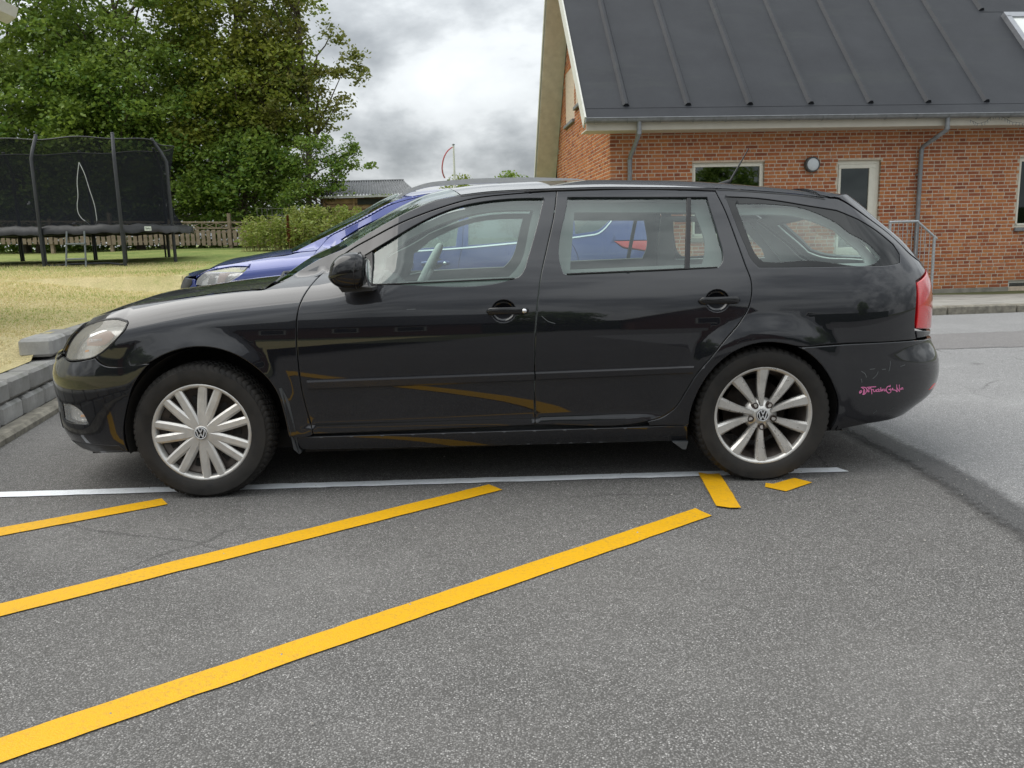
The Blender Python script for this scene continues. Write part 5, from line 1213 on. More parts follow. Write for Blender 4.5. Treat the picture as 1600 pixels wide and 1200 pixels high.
    rl = [(1.12, 1.500), (1.22, 1.555), (1.36, 1.598), (1.6, 1.618), (2.0, 1.626), (2.4, 1.618), (2.75, 1.585), (2.88, 1.54), (2.95, 1.50)]
    mb = MB(); V = []; sm = smooth_poly(rl, .06, 80, False)
    for i, (x, z) in enumerate(sm):
        e = .012 + .014 * math.sin(math.pi * i / (len(sm) - 1)) ** .5
        V += [(x, side * .585, z + e), (x, side * .555, z + e), (x, side * .555, z - e * .6), (x, side * .585, z - e * .6)]
    mb.add(V, [(4 * i + j, 4 * i + (j + 1) % 4, 4 * i + 4 + (j + 1) % 4, 4 * i + 4 + j) for i in range(len(sm) - 1) for j in range(4)]); mb.build('roof_rail', simple('silver_roof_rail', (.55, .56, .57), .35, .6, var=.05), bcar)
    mb = MB(); mb.M = Matrix.Translation((.70, side * 1.01, 1.10)); mb.box((-.06, -.11, -.07), (.07, .11, .075), .045); mr = mb.build('door_mirror', M_BLUE, bcar); mb = MB(); mb.box((.60, side * .86, 1.04), (.68, side * .98, 1.07), .01); mb.build('mirror_foot', M_TRIM, mr)
edge_loft('bonnet', C_, [(-1.28,.935),(-.9,.935)] + H_E, lambda t: .055 * min(1, t * 2), lambda t: -.02 * t, M_BLUE, bcar, 21)
edge_loft('windscreen', C_, A_E, lambda t: .01 + .055 * t, lambda t: -.16 + .06 * t, M_SCREEN, bcar, 17, .012)
edge_loft('roof', C_, R_E, lambda t: .055, lambda t: -.09 * max(0, 1 - t * 2) + .08 * max(0, (t - .6) / .4) ** 2, M_BLUE, bcar, 17)
mb = MB(); mb.box((-.55, -.64, .20), (3.3, .64, .32)); mb.box((-.45, -.60, .32), (.35, .60, .88)); mb.build('underbody', M_UNDER, bcar)
mb = MB(); mb.box((.35, -.80, .32), (3.4, .80, .42)); mb.box((.35, -.70, .42), (.70, .70, 1.02), .05); mb.box((1.35, -.65, .42), (1.55, .65, 1.10), .06); mb.box((2.2, -.65, .42), (2.4, .65, 1.12), .06); mb.build('cabin', M_CABIND, bcar)
for y in (-.37, .37):
    mb = MB(); mb.box((1.44, y - .13, 1.14), (1.53, y + .13, 1.32), .04); mb.build('headrest', M_SEAT, bcar)
# ================================================================== garden on the left
LY = Cub([(-5,.26),(3,.30),(5,.33),(6,.36),(6.6,.47),(8,.56),(12,.72),(16,.85),(20,1.0),(25,1.14),(30,1.2),(60,1.4)])
def lawn_mat():
    d = Nd('dry_lawn'); v = d.co(); big = d.noise(.45, 6, .65, d.map((.6, 1.6, 1), v)); mid = d.noise(3.5, 5, .7, v); fine = d.noise(60, 3, .7, v)
    sep = d.n('ShaderNodeSeparateXYZ'); d.set(sep.inputs[0], v)
    far = d.ramp(d.math('DIVIDE', sep.outputs[1], 40.), [(.30, 0.), (.38, .55), (.5, .8)])
    g = d.math('ADD', d.math('ADD', d.math('MULTIPLY', big, .55), d.math('MULTIPLY', mid, .45)), d.math('MULTIPLY', far, .28))
    c = d.ramp(g, [(.42, (.62, .53, .29)), (.54, (.52, .47, .23)), (.64, (.33, .36, .12)), (.80, (.15, .23, .06))])
    c = d.mix(d.ramp(fine, [(.35, .45), (.65, 0.)]), c, (.09, .075, .03))
    return d.pbr(c, .95, 0, d.bump(d.math('ADD', fine, mid), .6, .02), .15)
M_LAWN = lawn_mat()
xs = np.concatenate([np.linspace(-60, -12, 13), np.linspace(-11, 1.2, 50)]); ys = np.concatenate([np.linspace(-5, 16, 85), np.linspace(17, 70, 25)])
def lawn_z(x, y):
    e = KX(y) - .30; zw = .325 + .165 * float(sstep(6.15, 6.5, y)); f = float(sstep(0., 3.2, e - x)) if y < 12.5 else 1.
    z = zw + (float(LY(y)) - zw) * f + .03 * math.sin(x * .9 + 1) * math.sin(y * .7) * f
    if x > KX(y) - .4 and y > 9.5: z = .0 + (z - .0) * float(sstep(10.8, 17, y) + (1 - sstep(10.8, 17, y)) * (1 - sstep(KX(y) - .4, KX(y) + .5, x)))
    if y > 11: z *= 1 - .97 * float(sstep(-2.0, 1.2, x)) * float(1 - sstep(15.5, 22, y))
    return z
V = []; F = []
def lawn_patch(X0, X1, Y, nx):
    b = len(V); n = nx + 1
    for y in Y:
        for i in range(n): x = X0(y) + (X1(y) - X0(y)) * i / nx; V.append((x, y, lawn_z(x, y)))
    F.extend((b + j * n + i, b + j * n + i + 1, b + (j + 1) * n + i + 1, b + (j + 1) * n + i) for j in range(len(Y) - 1) for i in range(nx))
lawn_patch(lambda y: -60., lambda y: KX(y) - .30, np.concatenate([np.linspace(-8, 18, 100), np.linspace(19, 70, 22)]), 70)
lawn_patch(lambda y: KX(y) - .30, lambda y: 1.1 if y < 15.2 else 2.3, np.concatenate([np.linspace(11.4, 18, 20), np.linspace(19, 70, 22)]), 20)
mesh('lawn', V, F, M_LAWN, smooth=True, kind='structure')
def leaf_mat(name, cols, trans=.42, rough=.45):
    d = Nd(name); k = d.math('FRACT', d.math('ADD', d.island(), d.math('MULTIPLY', d.noise(.9, 3, .6), 1.2)))
    c = d.ramp(k, [(i / (len(cols) - 1), x) for i, x in enumerate(cols)])
    c = d.mix(d.ramp(d.noise(.55, 4, .6), [(.42, 0.), (.66, .75)]), c, cols[-1])
    p = d.n('ShaderNodeBsdfPrincipled'); d.set(p.inputs['Base Color'], c); p.inputs['Roughness'].default_value = rough; p.inputs['Specular IOR Level'].default_value = .35
    t = d.n('ShaderNodeBsdfTranslucent'); d.set(t.inputs[0], d.mix(.5, c, (.20, .26, .03))); m = d.n('ShaderNodeMixShader'); m.inputs[0].default_value = trans
    d.l.new(p.outputs[0], m.inputs[1]); d.l.new(t.outputs[0], m.inputs[2]); d.l.new(m.outputs[0], d.out.inputs[0]); return d.m
M_LEAFG = leaf_mat('green_leaves', [(.062, .128, .028), (.118, .225, .044), (.185, .295, .058), (.285, .375, .075)])
M_LEAFY = leaf_mat('olive_leaves', [(.095, .152, .028), (.18, .262, .042), (.275, .345, .058), (.35, .355, .070)])
M_LEAFB = leaf_mat('bronze_leaves', [(.09, .128, .032), (.165, .20, .044), (.245, .255, .058), (.26, .23, .070)])
M_LEAFL = leaf_mat('light_leaves', [(.17, .26, .04), (.24, .34, .06), (.32, .39, .09), (.38, .38, .13)])
M_BARK = simple('bark', (.085, .070, .052), .95, var=.4, scale=9, bump=.6)
def fast_mesh(name, V, F, mat, parent, **k):
    """V (n,3), F (m,4) arrays"""
    me = bpy.data.meshes.new(name); n, m = len(V), len(F); w = F.shape[1]
    me.vertices.add(n); me.vertices.foreach_set('co', np.ascontiguousarray(V, np.float32).ravel())
    me.loops.add(m * w); me.loops.foreach_set('vertex_index', np.ascontiguousarray(F, np.int32).ravel())
    me.polygons.add(m); me.polygons.foreach_set('loop_start', np.arange(0, m * w, w, dtype=np.int32)); me.polygons.foreach_set('loop_total', np.full(m, w, np.int32))
    me.materials.append(mat); me.update(calc_edges=True); me.validate()
    return link(bpy.data.objects.new(name, me), parent, **k)
def leaves(C, size, droop=.35, aspect=.62, up=.55, rng=NR):
    """one bent diamond leaf at each centre"""
    n = len(C); s = size * rng.uniform(.65, 1.25, n)[:, None]
    a = rng.uniform(0, 2 * np.pi, n); d = np.stack([np.cos(a), np.sin(a), rng.normal(-droop, .35, n)], 1); d /= np.linalg.norm(d, axis=1, keepdims=True)
    u = rng.normal(0, .55, (n, 3)); u[:, 2] += up; w = np.cross(d, u); w /= np.maximum(np.linalg.norm(w, axis=1, keepdims=True), 1e-6); nn = np.cross(w, d)
    V = np.stack([C - d * s * .5, C + w * s * aspect * .5 - nn * s * .04 - d * s * .06, C + d * s * .5 - nn * s * .10, C - w * s * aspect * .5 - nn * s * .04 - d * s * .06], 1).reshape(-1, 3)
    return V, np.arange(4 * n).reshape(n, 4)
def limb(mb, p, q, r0, r1, wob=.12, n=6, rng=RNG):
    P = [Vector(p).lerp(Vector(q), i / (n - 1)) + Vector((rng.uniform(-1, 1), rng.uniform(-1, 1), rng.uniform(-.6, .6))) * wob * (1 if 0 < i < n - 1 else 0) for i in range(n)]
    mb.tube(P, [r0 + (r1 - r0) * i / (n - 1) for i in range(n)], 6); return P
def tree(name, x, y, h, blobs, nclump, per, lsize, mat, label, cat='tree', trunk_r=.16, group=None, clump=(.75, .38), z0=None, stems=1, seed=1):
    """blobs: (dx,dy,z,rx,ry,rz) ellipsoids that give the crown its outline"""
    rg = np.random.default_rng(seed); rr = random.Random(seed); gz = lawn_z(x, y) - .05 if z0 is None else z0
    t = empty(name, (x, y, gz), 0, label=label, cat=cat, group=group)
    vol = np.array([b[3] * b[4] * b[5] for b in blobs]); pick = rg.choice(len(blobs), nclump, p=vol ** .8 / (vol ** .8).sum()); B_ = np.array(blobs)[pick]
    d = rg.normal(0, 1, (nclump, 3)); d /= np.linalg.norm(d, axis=1, keepdims=True); rad = rg.uniform(.28, 1, nclump) ** .45
    cc = B_[:, :3] + d * rad[:, None] * B_[:, 3:]
    cc[:, 2] = np.maximum(cc[:, 2], .25)
    mb = MB()
    for s in range(stems):
        ox = rr.uniform(-.25, .25) * (stems > 1); top = (ox * 3, rr.uniform(-.3, .3), h * .82)
        tp = limb(mb, (ox, 0, 0), top, trunk_r, trunk_r * .25, .10 * h / 8, 9, rr)
        sel = cc[rg.choice(nclump, min(nclump, 26), replace=False)]
        for c in sel:
            k = min(len(tp) - 2, max(1, int((c[2] - .12 * h) / (h * .82) * len(tp) * .85))); limb(mb, tp[k], c, trunk_r * .34, .012, .16, 6, rr)
    mb.build('trunk', M_BARK, t)
    out = []
    for c, b in zip(cc, B_):
        m = int(per * rg.uniform(.6, 1.35)); cs = clump[0] * rg.uniform(.6, 1.3)
        p = rg.normal(0, 1, (m, 3)); p /= np.linalg.norm(p, axis=1, keepdims=True); p *= rg.uniform(0, 1, (m, 1)) ** .5
        p *= [cs, cs, cs * clump[1] / clump[0]]; r = np.hypot(p[:, 0], p[:, 1]); p[:, 2] -= .35 * r * r / cs
        out.append(c + p)
    C = np.concatenate(out); Vv, Fv = leaves(C, lsize, rng=rg)
    fast_mesh('crown', Vv, Fv, mat, t); return t
tree('broadleaf_tree', -16.2, 28.0, 10.5, [(0,0,6.5,3.6,2.6,4.2),(1.6,-1.4,4.0,2.6,1.6,2.6),(-1,0,3.2,3,2,2.6)], 300, 150, .150, M_LEAFG, 'broad dark green tree filling the far left, behind the trampoline', seed=11)
tree('broadleaf_tree', -12.0, 27.2, 11.0, [(0,0,7.0,2.9,2.4,4.0),(.6,-1.2,4.4,2.5,1.5,2.2),(-.6,-.6,3.0,2.6,1.6,1.9)], 310, 150, .145, M_LEAFG, 'tall green tree right of the trampoline ladder, rising out of the picture', seed=12)
tree('broadleaf_tree', -8.6, 27.6, 11.5, [(0,0,7.6,2.6,2.2,3.8),(.8,-.8,5.0,2.3,1.5,1.8),(-.8,-.6,3.6,2.2,1.5,1.8)], 290, 150, .140, M_LEAFY, 'yellowish green tree in the middle of the tree group', seed=13)
tree('broadleaf_tree', -6.25, 26.6, 9.6, [(-.9,0,7.2,1.2,1.2,2.8),(-.5,0,4.4,1.35,1.2,1.5),(1.35,-.2,5.3,1.0,.6,.42),(.7,-.2,6.4,.9,.6,.35),(1.2,-.2,4.35,.75,.5,.25),(.0,0,8.4,.8,.6,.9),(1.75,-.2,5.75,.5,.3,.2)], 175, 85, .125, M_LEAFB, 'bronze tinged tree with loose branches against the sky, right edge of the group', trunk_r=.13, clump=(.42, .20), seed=14)
tree('hazel_shrub', -11.0, 26.3, 3.6, [(0,0,2.0,2.2,1.1,1.5),(-1.6,0,1.8,1.4,1.0,1.2)], 120, 120, .14, M_LEAFG, 'leafy green shrub low behind the wooden fence', cat='shrub', trunk_r=.05, clump=(.6, .34), stems=3, seed=15)
tree('hazel_shrub', -8.1, 26.0, 3.8, [(0,0,2.1,1.7,1.0,1.5),(.9,0,2.6,1.2,.9,1.0)], 115, 120, .14, M_LEAFG, 'green shrub behind the tall weeds, between the fence and the shed', cat='shrub', trunk_r=.05, clump=(.55, .32), stems=3, seed=16)
tree('hazel_shrub', -5.3, 25.2, 3.3, [(-.35,0,2.3,.75,.6,1.2),(.35,-.2,2.15,.6,.4,.5),(.95,-.2,2.45,.55,.3,.18),(.7,-.2,2.9,.25,.2,.35),(-.7,0,1.3,.9,.7,1.0)], 95, 70, .105, M_LEAFG, 'loose green shrub with twigs reaching over the garden shed', cat='shrub', trunk_r=.05, clump=(.34, .18), stems=2, seed=17)
tree('hazel_shrub', -15.0, 26.2, 3.4, [(0,0,1.9,2.6,1.0,1.5)], 100, 120, .14, M_LEAFG, 'leafy shrub at the far left seen through the trampoline net', cat='shrub', trunk_r=.05, clump=(.6, .34), stems=3, seed=18)
# dark wood behind everything
rgx = np.random.default_rng(5)
Cw = np.stack([rgx.uniform(-24, -7.6, 30000), rgx.uniform(29.5, 31.5, 30000), .6 + 8 * rgx.uniform(0, 1, 30000) ** 1.5], 1)
Vv, Fv = leaves(Cw, .24, rng=rgx); fast_mesh('wood_edge', Vv, Fv, M_LEAFG, None, label='dark mass of leaves behind the garden trees', cat='wood', kind='stuff')
# far tree tops between shed and house
for i, (x, y, h, w, lab) in enumerate(((-7.0, 46, 4.45, 1.2, 'low far tree top left of the flagpole'), (-2.4, 46, 4.75, 1.6, 'far bushy tree top behind the flagpole'), (.3, 40, 4.55, .9, 'far pointed evergreen top just left of the brick gable'), (2.2, 42, 4.3, 1.4, 'far bushy tree top beside the brick gable'))):
    tree('far_tree', x, y, h, [(0, 0, h * .62, w, w * .8, h * .36)] + ([(-.25, 0, h * .9, .2, .2, .55), (.35, 0, h * .88, .15, .2, .4)] if i == 2 else []), 60, 55, .17, (M_LEAFG, M_LEAFY, M_LEAFG, M_LEAFY)[i], lab, trunk_r=.08, clump=(.42, .3), z0=0., seed=30 + i, group='far tree tops')
# ---- fence ---------------------------------------------------------------
M_FENCE = simple('weathered_fence_wood', (.25, .195, .14), .9, var=.35, scale=7, bump=.4)
fe = empty('wooden_fence', (0, 25.0, 0), 0, label='brown wooden picket fence with a lattice top behind the trampoline', cat='fence')
def fz(x): return 1.14 + (-x - 8.9) * .030
slat = MB(); slat.box((-.055, -.012, 0), (.055, .012, .46), .006); sm_ = None
x = -17.2; k = 0
while x < -6.2:
    if sm_ is None: o = sm_ = slat.build('picket', M_FENCE, fe)
    else: o = sm_.copy(); COL.objects.link(o); o.parent = fe
    o.location = (x, RNG.uniform(-.006, .006), fz(x) + .10 + RNG.uniform(-.012, .012)); o.rotation_euler = (0, RNG.uniform(-.02, .02), 0); x += .158
for i, px in enumerate(np.arange(-17.3, -6, 1.79)):
    p = MB(); p.box((-.05, .02, -.25), (.05, .12, 1.05 if i % 2 else .86), .008); o = p.build('fence_post', M_FENCE, fe); o.location = (px, 0, fz(px))
    for z in (.18, .47, .585, .76):
        r = MB(); r.box((.05, .015, z), (1.74, .05, z + .045), .005); o = r.build('fence_rail', M_FENCE, fe); o.location = (px, 0, fz(px)); o.rotation_euler = (0, .030, 0)
    for q in range(4):
        for s in (-1, 1):
            r = MB(); cx_ = .09 + .43 * (q + .5) - .0; r.tube([(cx_ - .19, .03 + .006 * s, .61 if s > 0 else .76), (cx_ + .19, .03 + .006 * s, .76 if s > 0 else .61)], .013, 4); o = r.build('lattice_bar', M_FENCE, fe); o.location = (px, 0, fz(px)); o.rotation_euler = (0, .030, 0)
        r = MB(); r.box((cx_ + .20, .02, .60), (cx_ + .23, .045, .77)); o = r.build('lattice_post', M_FENCE, fe); o.location = (px, 0, fz(px)); o.rotation_euler = (0, .030, 0)
# ---- trampoline ------------------------------------------------------------
TR = empty('trampoline', (-9.70, 17.75, .86), 0, label='large rectangular trampoline with black safety net and ladder on the lawn', cat='trampoline')
M_TPOLE = simple('padded_black_pole', (.022, .025, .030), .55, var=.3, scale=30, bump=.3)
M_PAD = simple('black_spring_pad', (.010, .0105, .011), .45, var=.3, scale=6, bump=.25)
def net_mat():
    d = Nd('black_net'); t = d.n('ShaderNodeBsdfTransparent'); f = d.n('ShaderNodeBsdfDiffuse'); f.inputs[0].default_value = (.020, .022, .026, 1)
    m = d.n('ShaderNodeMixShader'); d.set(m.inputs[0], d.ramp(d.noise(2.5, 3, .5), [(.3, .62), (.7, .74)])); d.l.new(t.outputs[0], m.inputs[1]); d.l.new(f.outputs[0], m.inputs[2]); d.l.new(m.outputs[0], d.out.inputs[0]); return d.m
M_NET = net_mat(); M_ZIP = simple('white_zip', (.50, .52, .53), .5)
HT = .78; TA, TB_, TCR = 2.78, 1.55, 1.15       # half length, half width, corner radius
def rr_path(inset_, n=144):
    """rounded rectangle, evenly spaced along its length, starting at the front middle, towards +x"""
    a, b, r = TA - inset_, TB_ - inset_, max(TCR - inset_, .2); P = []
    segs = [('l', (0, -b), (a - r, -b)), ('c', (a - r, -b + r), -90), ('l', (a, -b + r), (a, b - r)), ('c', (a - r, b - r), 0), ('l', (a - r, b), (-a + r, b)), ('c', (-a + r, b - r), 90), ('l', (-a, b - r), (-a, -b + r)), ('c', (-a + r, -b + r), 180), ('l', (-a + r, -b), (0, -b))]
    raw = []
    for s_ in segs:
        if s_[0] == 'l': raw += [tuple(np.array(s_[1]) + (np.array(s_[2]) - np.array(s_[1])) * t) for t in np.linspace(0, 1, 40, endpoint=False)]
        else: raw += [(s_[1][0] + r * math.cos(math.radians(s_[2] + q)), s_[1][1] + r * math.sin(math.radians(s_[2] + q))) for q in np.linspace(0, 90, 40, endpoint=False)]
    raw = np.array(raw + [raw[0]]); L = np.concatenate([[0], np.cumsum(np.linalg.norm(np.diff(raw, axis=0), axis=1))]); t = np.linspace(0, L[-1], n, endpoint=False)
    return np.stack([np.interp(t, L, raw[:, 0]), np.interp(t, L, raw[:, 1])], 1)
mb = MB(); mb.tube([(x, y, HT - .08) for x, y in rr_path(.08)], .028, 8, closed=True); mb.build('frame_ring', M_TPOLE, TR)
n = 144; R0, R1, R2, R3 = rr_path(.40), rr_path(.12), rr_path(0.), rr_path(-.012); V = []
for k in range(n):
    w = .012 * math.sin(k * 1.9) + .010 * math.sin(k * .77 + 1); V += [(*R0[k], HT - .01), (*R1[k], HT + .02 + w), (*R2[k], HT - .02 + w * .6), (*R3[k], HT - .15 + w)]
mb = MB(); mb.add(V, [(4 * k + j, 4 * k + j + 1, 4 * ((k + 1) % n) + j + 1, 4 * ((k + 1) % n) + j) for k in range(n) for j in range(3)], True); mb.build('spring_pad', M_PAD, TR)
mb = MB(); mb.add([(x, y, HT - .03) for x, y in rr_path(.39)], [tuple(range(n))]); mb.build('jumping_mat', M_PAD, TR)
POLES = [(.64, -1.58), (2.22, -1.58), (2.74, -.42), (1.85, 1.45), (.1, 1.58), (-1.6, 1.58), (-2.9, .6), (-2.85, -.6), (-.94, -1.58), (-2.3, -1.45)]
for (x, y) in POLES:
    q = Vector((x - max(-1.75, min(1.75, x)), y - max(-.4, min(.4, y)), 0)).normalized() * -1
    mb = MB(); mb.tube([(x, y, -.04), (x, y, 1.0), (x, y, 2.06), (x + q.x * .09, y + q.y * .09, 2.24), (x + q.x * .25, y + q.y * .25, 2.50)], .034, 10); mb.build('net_pole', M_TPOLE, TR)
    mb = MB(); mb.lathe([(0, .03), (.03, .025), (.036, 0)], 10, 'z'); o = mb.build('pole_cap', M_TPOLE, TR); o.location = (x + q.x * .25, y + q.y * .25, 2.51)
for (a, b) in (((.64, -1.5), (2.22, -1.5)), ((-2.3, -1.4), (-.94, -1.5)), ((1.75, 1.5), (.1, 1.5)), ((-1.6, 1.5), (-2.6, 1.2))):
    A = Vector((*a, 0)); Bq = Vector((*b, 0)); mb = MB(); mb.tube([A + Vector((0, 0, HT - .1)), A + Vector((0, .0, .07)), A.lerp(Bq, .06) + Vector((0, 0, .02)), A.lerp(Bq, .25) + Vector((0, .12, .05)), A.lerp(Bq, .75) + Vector((0, .12, .05)), A.lerp(Bq, .94) + Vector((0, 0, .02)), Bq + Vector((0, 0, .07)), Bq + Vector((0, 0, HT - .1))], .022, 8); mb.build('w_leg', M_TPOLE, TR)
V = []; lv = [(2.48, .24), (2.2, .30), (1.8, .40), (1.4, .42), (1.05, .34), (.80, .20)]; m = len(lv); PT = [rr_path(i_) for z, i_ in lv]
for k in range(n):
    sag = .5 - .5 * math.cos(2 * math.pi * k / n * 10)
    for (z, i_), P in zip(lv, PT): V.append((P[k][0] * (1 - .02 * sag * (z > 1)), P[k][1] * (1 - .03 * sag * (z > 1)), z - (.04 * sag if z > 2.3 else 0)))
mbn = MB(); mbn.add(V, [(k * m + j, k * m + j + 1, ((k + 1) % n) * m + j + 1, ((k + 1) % n) * m + j) for k in range(n) for j in range(m - 1)], True); mbn.build('safety_net', M_NET, TR)
mb = MB(); mb.tube([V[k * m] for k in range(n)], .014, 6, closed=True); mb.build('top_ring', M_TPOLE, TR)
zp = [(-.02, 2.0), (-.10, 1.62), (-.115, 1.35), (-.15, 1.18), (-.14, 1.02), (-.08, .92), (.0, .86), (.10, .75), (.19, .84), (.20, 1.0), (.195, 1.12), (.12, 1.5), (.05, 1.82), (-.02, 2.0)]
mb = MB(); mb.tube([(x + 1.42, -1.30, z) for x, z in smooth_poly(zp, .05, 80, False)], .007, 6); mb.build('zip_opening', M_ZIP, TR)
RT = TB_; LX = 1.44
ld = MB(); 
for s in (-1, 1): ld.tube([(LX - .10 + s * .17, -RT - .06, .68), (LX - .10 + s * .195, -RT - .20, -.05)], .018, 8)
ld.build('ladder_rail', simple('grey_ladder_steel', (.16, .18, .19), .5, .4), TR)
for z in (.42, .13):
    s = MB(); s.box((LX - .29, -RT - .19 + (z - .13) * .18, z), (LX + .09, -RT - .11 + (z - .13) * .18, z + .035), .006); s.build('ladder_step', bpy.data.materials['grey_ladder_steel'], TR)
tg = MB(); tg.box((-.065, -.006, -.042), (.065, .006, .042)); tag_o = tg.build('label_plate', simple('white_label', (.72, .78, .74), .5), TR); tag_o.location = (2.58, -1.235, HT - .075); tag_o.rotation_euler = (0, 0, math.radians(48))
tx = bpy.data.curves.new('label_text', 'FONT'); tx.body = 'Salta'; tx.size = .055; tx.extrude = .001; tx.align_x = 'CENTER'; tx.align_y = 'CENTER'
to = bpy.data.objects.new('tmp_text', tx); COL.objects.link(to); dg = bpy.context.evaluated_depsgraph_get(); tm = bpy.data.meshes.new_from_object(to.evaluated_get(dg)); bpy.data.objects.remove(to); tm.materials.clear(); tm.materials.append(M_TPOLE)
to = link(bpy.data.objects.new('label_text', tm), tag_o); to.location = (0, -.008, 0); to.rotation_euler = (math.pi / 2, 0, 0)
# ---- shed, flagpole ----------------------------------------------------------
SH = empty('garden_shed', (-4.1, 26.0, 1.05), 0, label='wooden garden shed with grey corrugated roof, right of the trees', cat='shed')
M_SHEDW = simple('brown_shed_boards', (.30, .20, .12), .9, var=.4, scale=5, bump=.4); M_CORR = simple('grey_corrugated_sheet', (.20, .205, .21), .7, var=.25, scale=5)
for i in range(9):
    b = MB(); b.box((-1.5, -.75, i * .165), (1.15, -.72 - .004 * (i % 2), i * .165 + .150), .010); b.build('board', M_SHEDW, SH)
b = MB(); b.box((-1.5, -.70, 0), (1.15, 1.5, 1.5)); b.build('shed_wall', M_SHEDW, SH)
for x in (-1.45, -.55, 1.06): b = MB(); b.box((x, -.79, 0), (x + .07, -.755, 1.48), .005); b.build('shed_post', M_SHEDW, SH)
b = MB(); b.box((-.40, -.80, 1.28), (.9, -.77, 1.45)); b.build('dark_opening', M_DARKROOM, SH)
rows = []; nw = 42
for k in range(nw * 3 + 1):
    f = k / (nw * 3); w = .030 * math.sin(2 * math.pi * k / 4.)
    rows.append([(-1.6 + 2.95 * f, -1.0, 1.56 + w), (-1.6 + (2.95 - .55) * f, 1.0, 2.10 + w)])
grid_loft('corrugated_roof', rows, M_CORR, SH); b = MB(); b.add([(1.35, -1.0, 1.54), (.80, 1.0, 2.08), (1.35, 2.6, 1.54)], [(0, 1, 2)]); b.build('roof_hip', M_CORR, SH)
b = MB(); b.box((-1.6, -1.02, 1.49), (1.35, -.98, 1.54)); b.build('eaves_board', simple('pale_eaves_board', (.42, .43, .42), .6), SH)
b = MB(); b.tube([(-1.6, 1.0, 2.11), (.80, 1.0, 2.11)], .03, 8); b.build('ridge_cap', M_CORR, SH)
FP = empty('flagpole', (-2.78, 45, 0), 0, label='white flagpole with a drooping red and white pennant', cat='flagpole')
b = MB(); b.tube([(0, 0, 0), (0, 0, 6.2)], [.075, .05], 10); b.build('pole', M_WOODW, FP); b = MB(); b.lathe([(0, .08), (.07, .05), (.08, 0), (0, -.03)], 12, 'z'); o = b.build('pole_knob', M_ZINC, FP); o.location = (0, 0, 6.24)
pp = smooth_poly([(0, 6.18), (-.30, 5.98), (-.50, 5.70), (-.62, 5.35), (-.66, 5.0), (-.62, 4.75), (-.54, 4.55)], .08, 90, False)
for nm, dx, m_ in (('pennant_red', 0., simple('red_pennant', (.36, .03, .04), .8)), ('pennant_white', .035, simple('white_pennant', (.62, .60, .60), .8))):
    b = MB(); n = len(pp); L, R = rect_path([(p[0] + dx, p[1]) for p in pp], .05); b.add([(p[0], .0, p[1]) for p in L] + [(p[0], .04, p[1]) for p in R], [(i, i + 1, n + i + 1, n + i) for i in range(n - 1)]); b.build(nm, m_, FP)
# ---- tall weeds, dock plants, wire fence ---------------------------------------
def weeds(C0, n, spread, hmin, hmax, seed):
    rg = np.random.default_rng(seed); out = []; st = MB()
    for i in range(n):
        x = C0[0] + rg.uniform(-spread[0], spread[0]); y = C0[1] + rg.uniform(-spread[1], spread[1]); z = lawn_z(x, y); h = rg.uniform(hmin, hmax)
        lean = rg.normal(0, .07, 2); top = (x + lean[0], y + lean[1], z + h); st.tube([(x, y, z), ((x + top[0]) / 2, (y + top[1]) / 2, z + h * .5), top], [.006, .005, .002], 4, cap=False)
        m = int(h * 46); t = rg.uniform(.12, 1, m) ** .8; sp = .10 * (1.15 - t)
        out.append(np.stack([x + lean[0] * t + rg.normal(0, 1, m) * sp, y + lean[1] * t + rg.normal(0, 1, m) * sp, z + h * t], 1))
    return np.concatenate(out), st
for (c0, n, sp, h0, h1, mt, lab, sd_) in (((-5.45, 21.2), 240, (1.25, .7), .45, .92, M_LEAFL, 'tall yellow green weeds at the lawn edge behind the blue bonnet', 41), ((-4.75, 21.9), 190, (.95, .5), .75, 1.15, M_LEAFL, 'tall leafy green weeds in front of the shed', 42)):
    C, st = weeds(c0, n, sp, h0, h1, sd_); o = empty('weed_patch', (0, 0, 0), label=lab, cat='weeds', kind='stuff'); Vv, Fv = leaves(C, .105, droop=.1, aspect=.42, rng=np.random.default_rng(sd_)); fast_mesh('leaves', Vv, Fv, mt, o, kind='stuff'); st.build('stems', simple('straw_stems', (.26, .22, .10), .9), o, fix=False, kind='stuff')
M_DOCK = leaf_mat('rusty_dock_seeds', [(.11, .030, .012), (.17, .05, .018), (.22, .08, .03), (.14, .04, .02)], .1, .9)
for i, (x, y, h, lab) in enumerate(((-5.42, 20.6, .86, 'tall rust red dock plant standing in the weeds'), (-4.55, 20.5, .48, 'short rust brown dock plant in the weeds near the blue windscreen'), (-5.27, 20.7, .55, 'thin rusty dock plant right beside the tallest one'))):
    rg = np.random.default_rng(60 + i); o = empty('dock_plant', (x, y, lawn_z(x, y)), label=lab, cat='plant', group='dock plants in the weeds'); m = int(520 * h); t = rg.uniform(.25, 1, m); Cc = np.stack([rg.normal(0, .030 * (1.25 - t)), rg.normal(0, .030 * (1.25 - t)), t * h], 1)
    Vv, Fv = leaves(Cc, .05, aspect=.8, rng=rg); fast_mesh('seed_head', Vv, Fv, M_DOCK, o); b = MB(); b.tube([(0, 0, 0), (0, 0, h)], .010, 5); b.build('stalk', M_SHEDW, o)
wf = empty('wire_fence', (-6.55, 21.9, 1.05), 0, label='rusty wire mesh fence panel standing among the weeds', cat='wire fence'); M_WIRE = simple('grey_wire', (.20, .19, .18), .6, .3)
for i in range(9): b = MB(); b.tube([(i * .13, 0, 0), (i * .13, 0, 1.12 - i * .02)], .006, 4); b.build('upright_wire', M_WIRE, wf)
for z in (.2, .45, .7, .92, 1.1): b = MB(); b.tube([(0, .004, z), (1.04, .004, z - .03)], .005, 4); b.build('cross_wire', M_WIRE, wf)
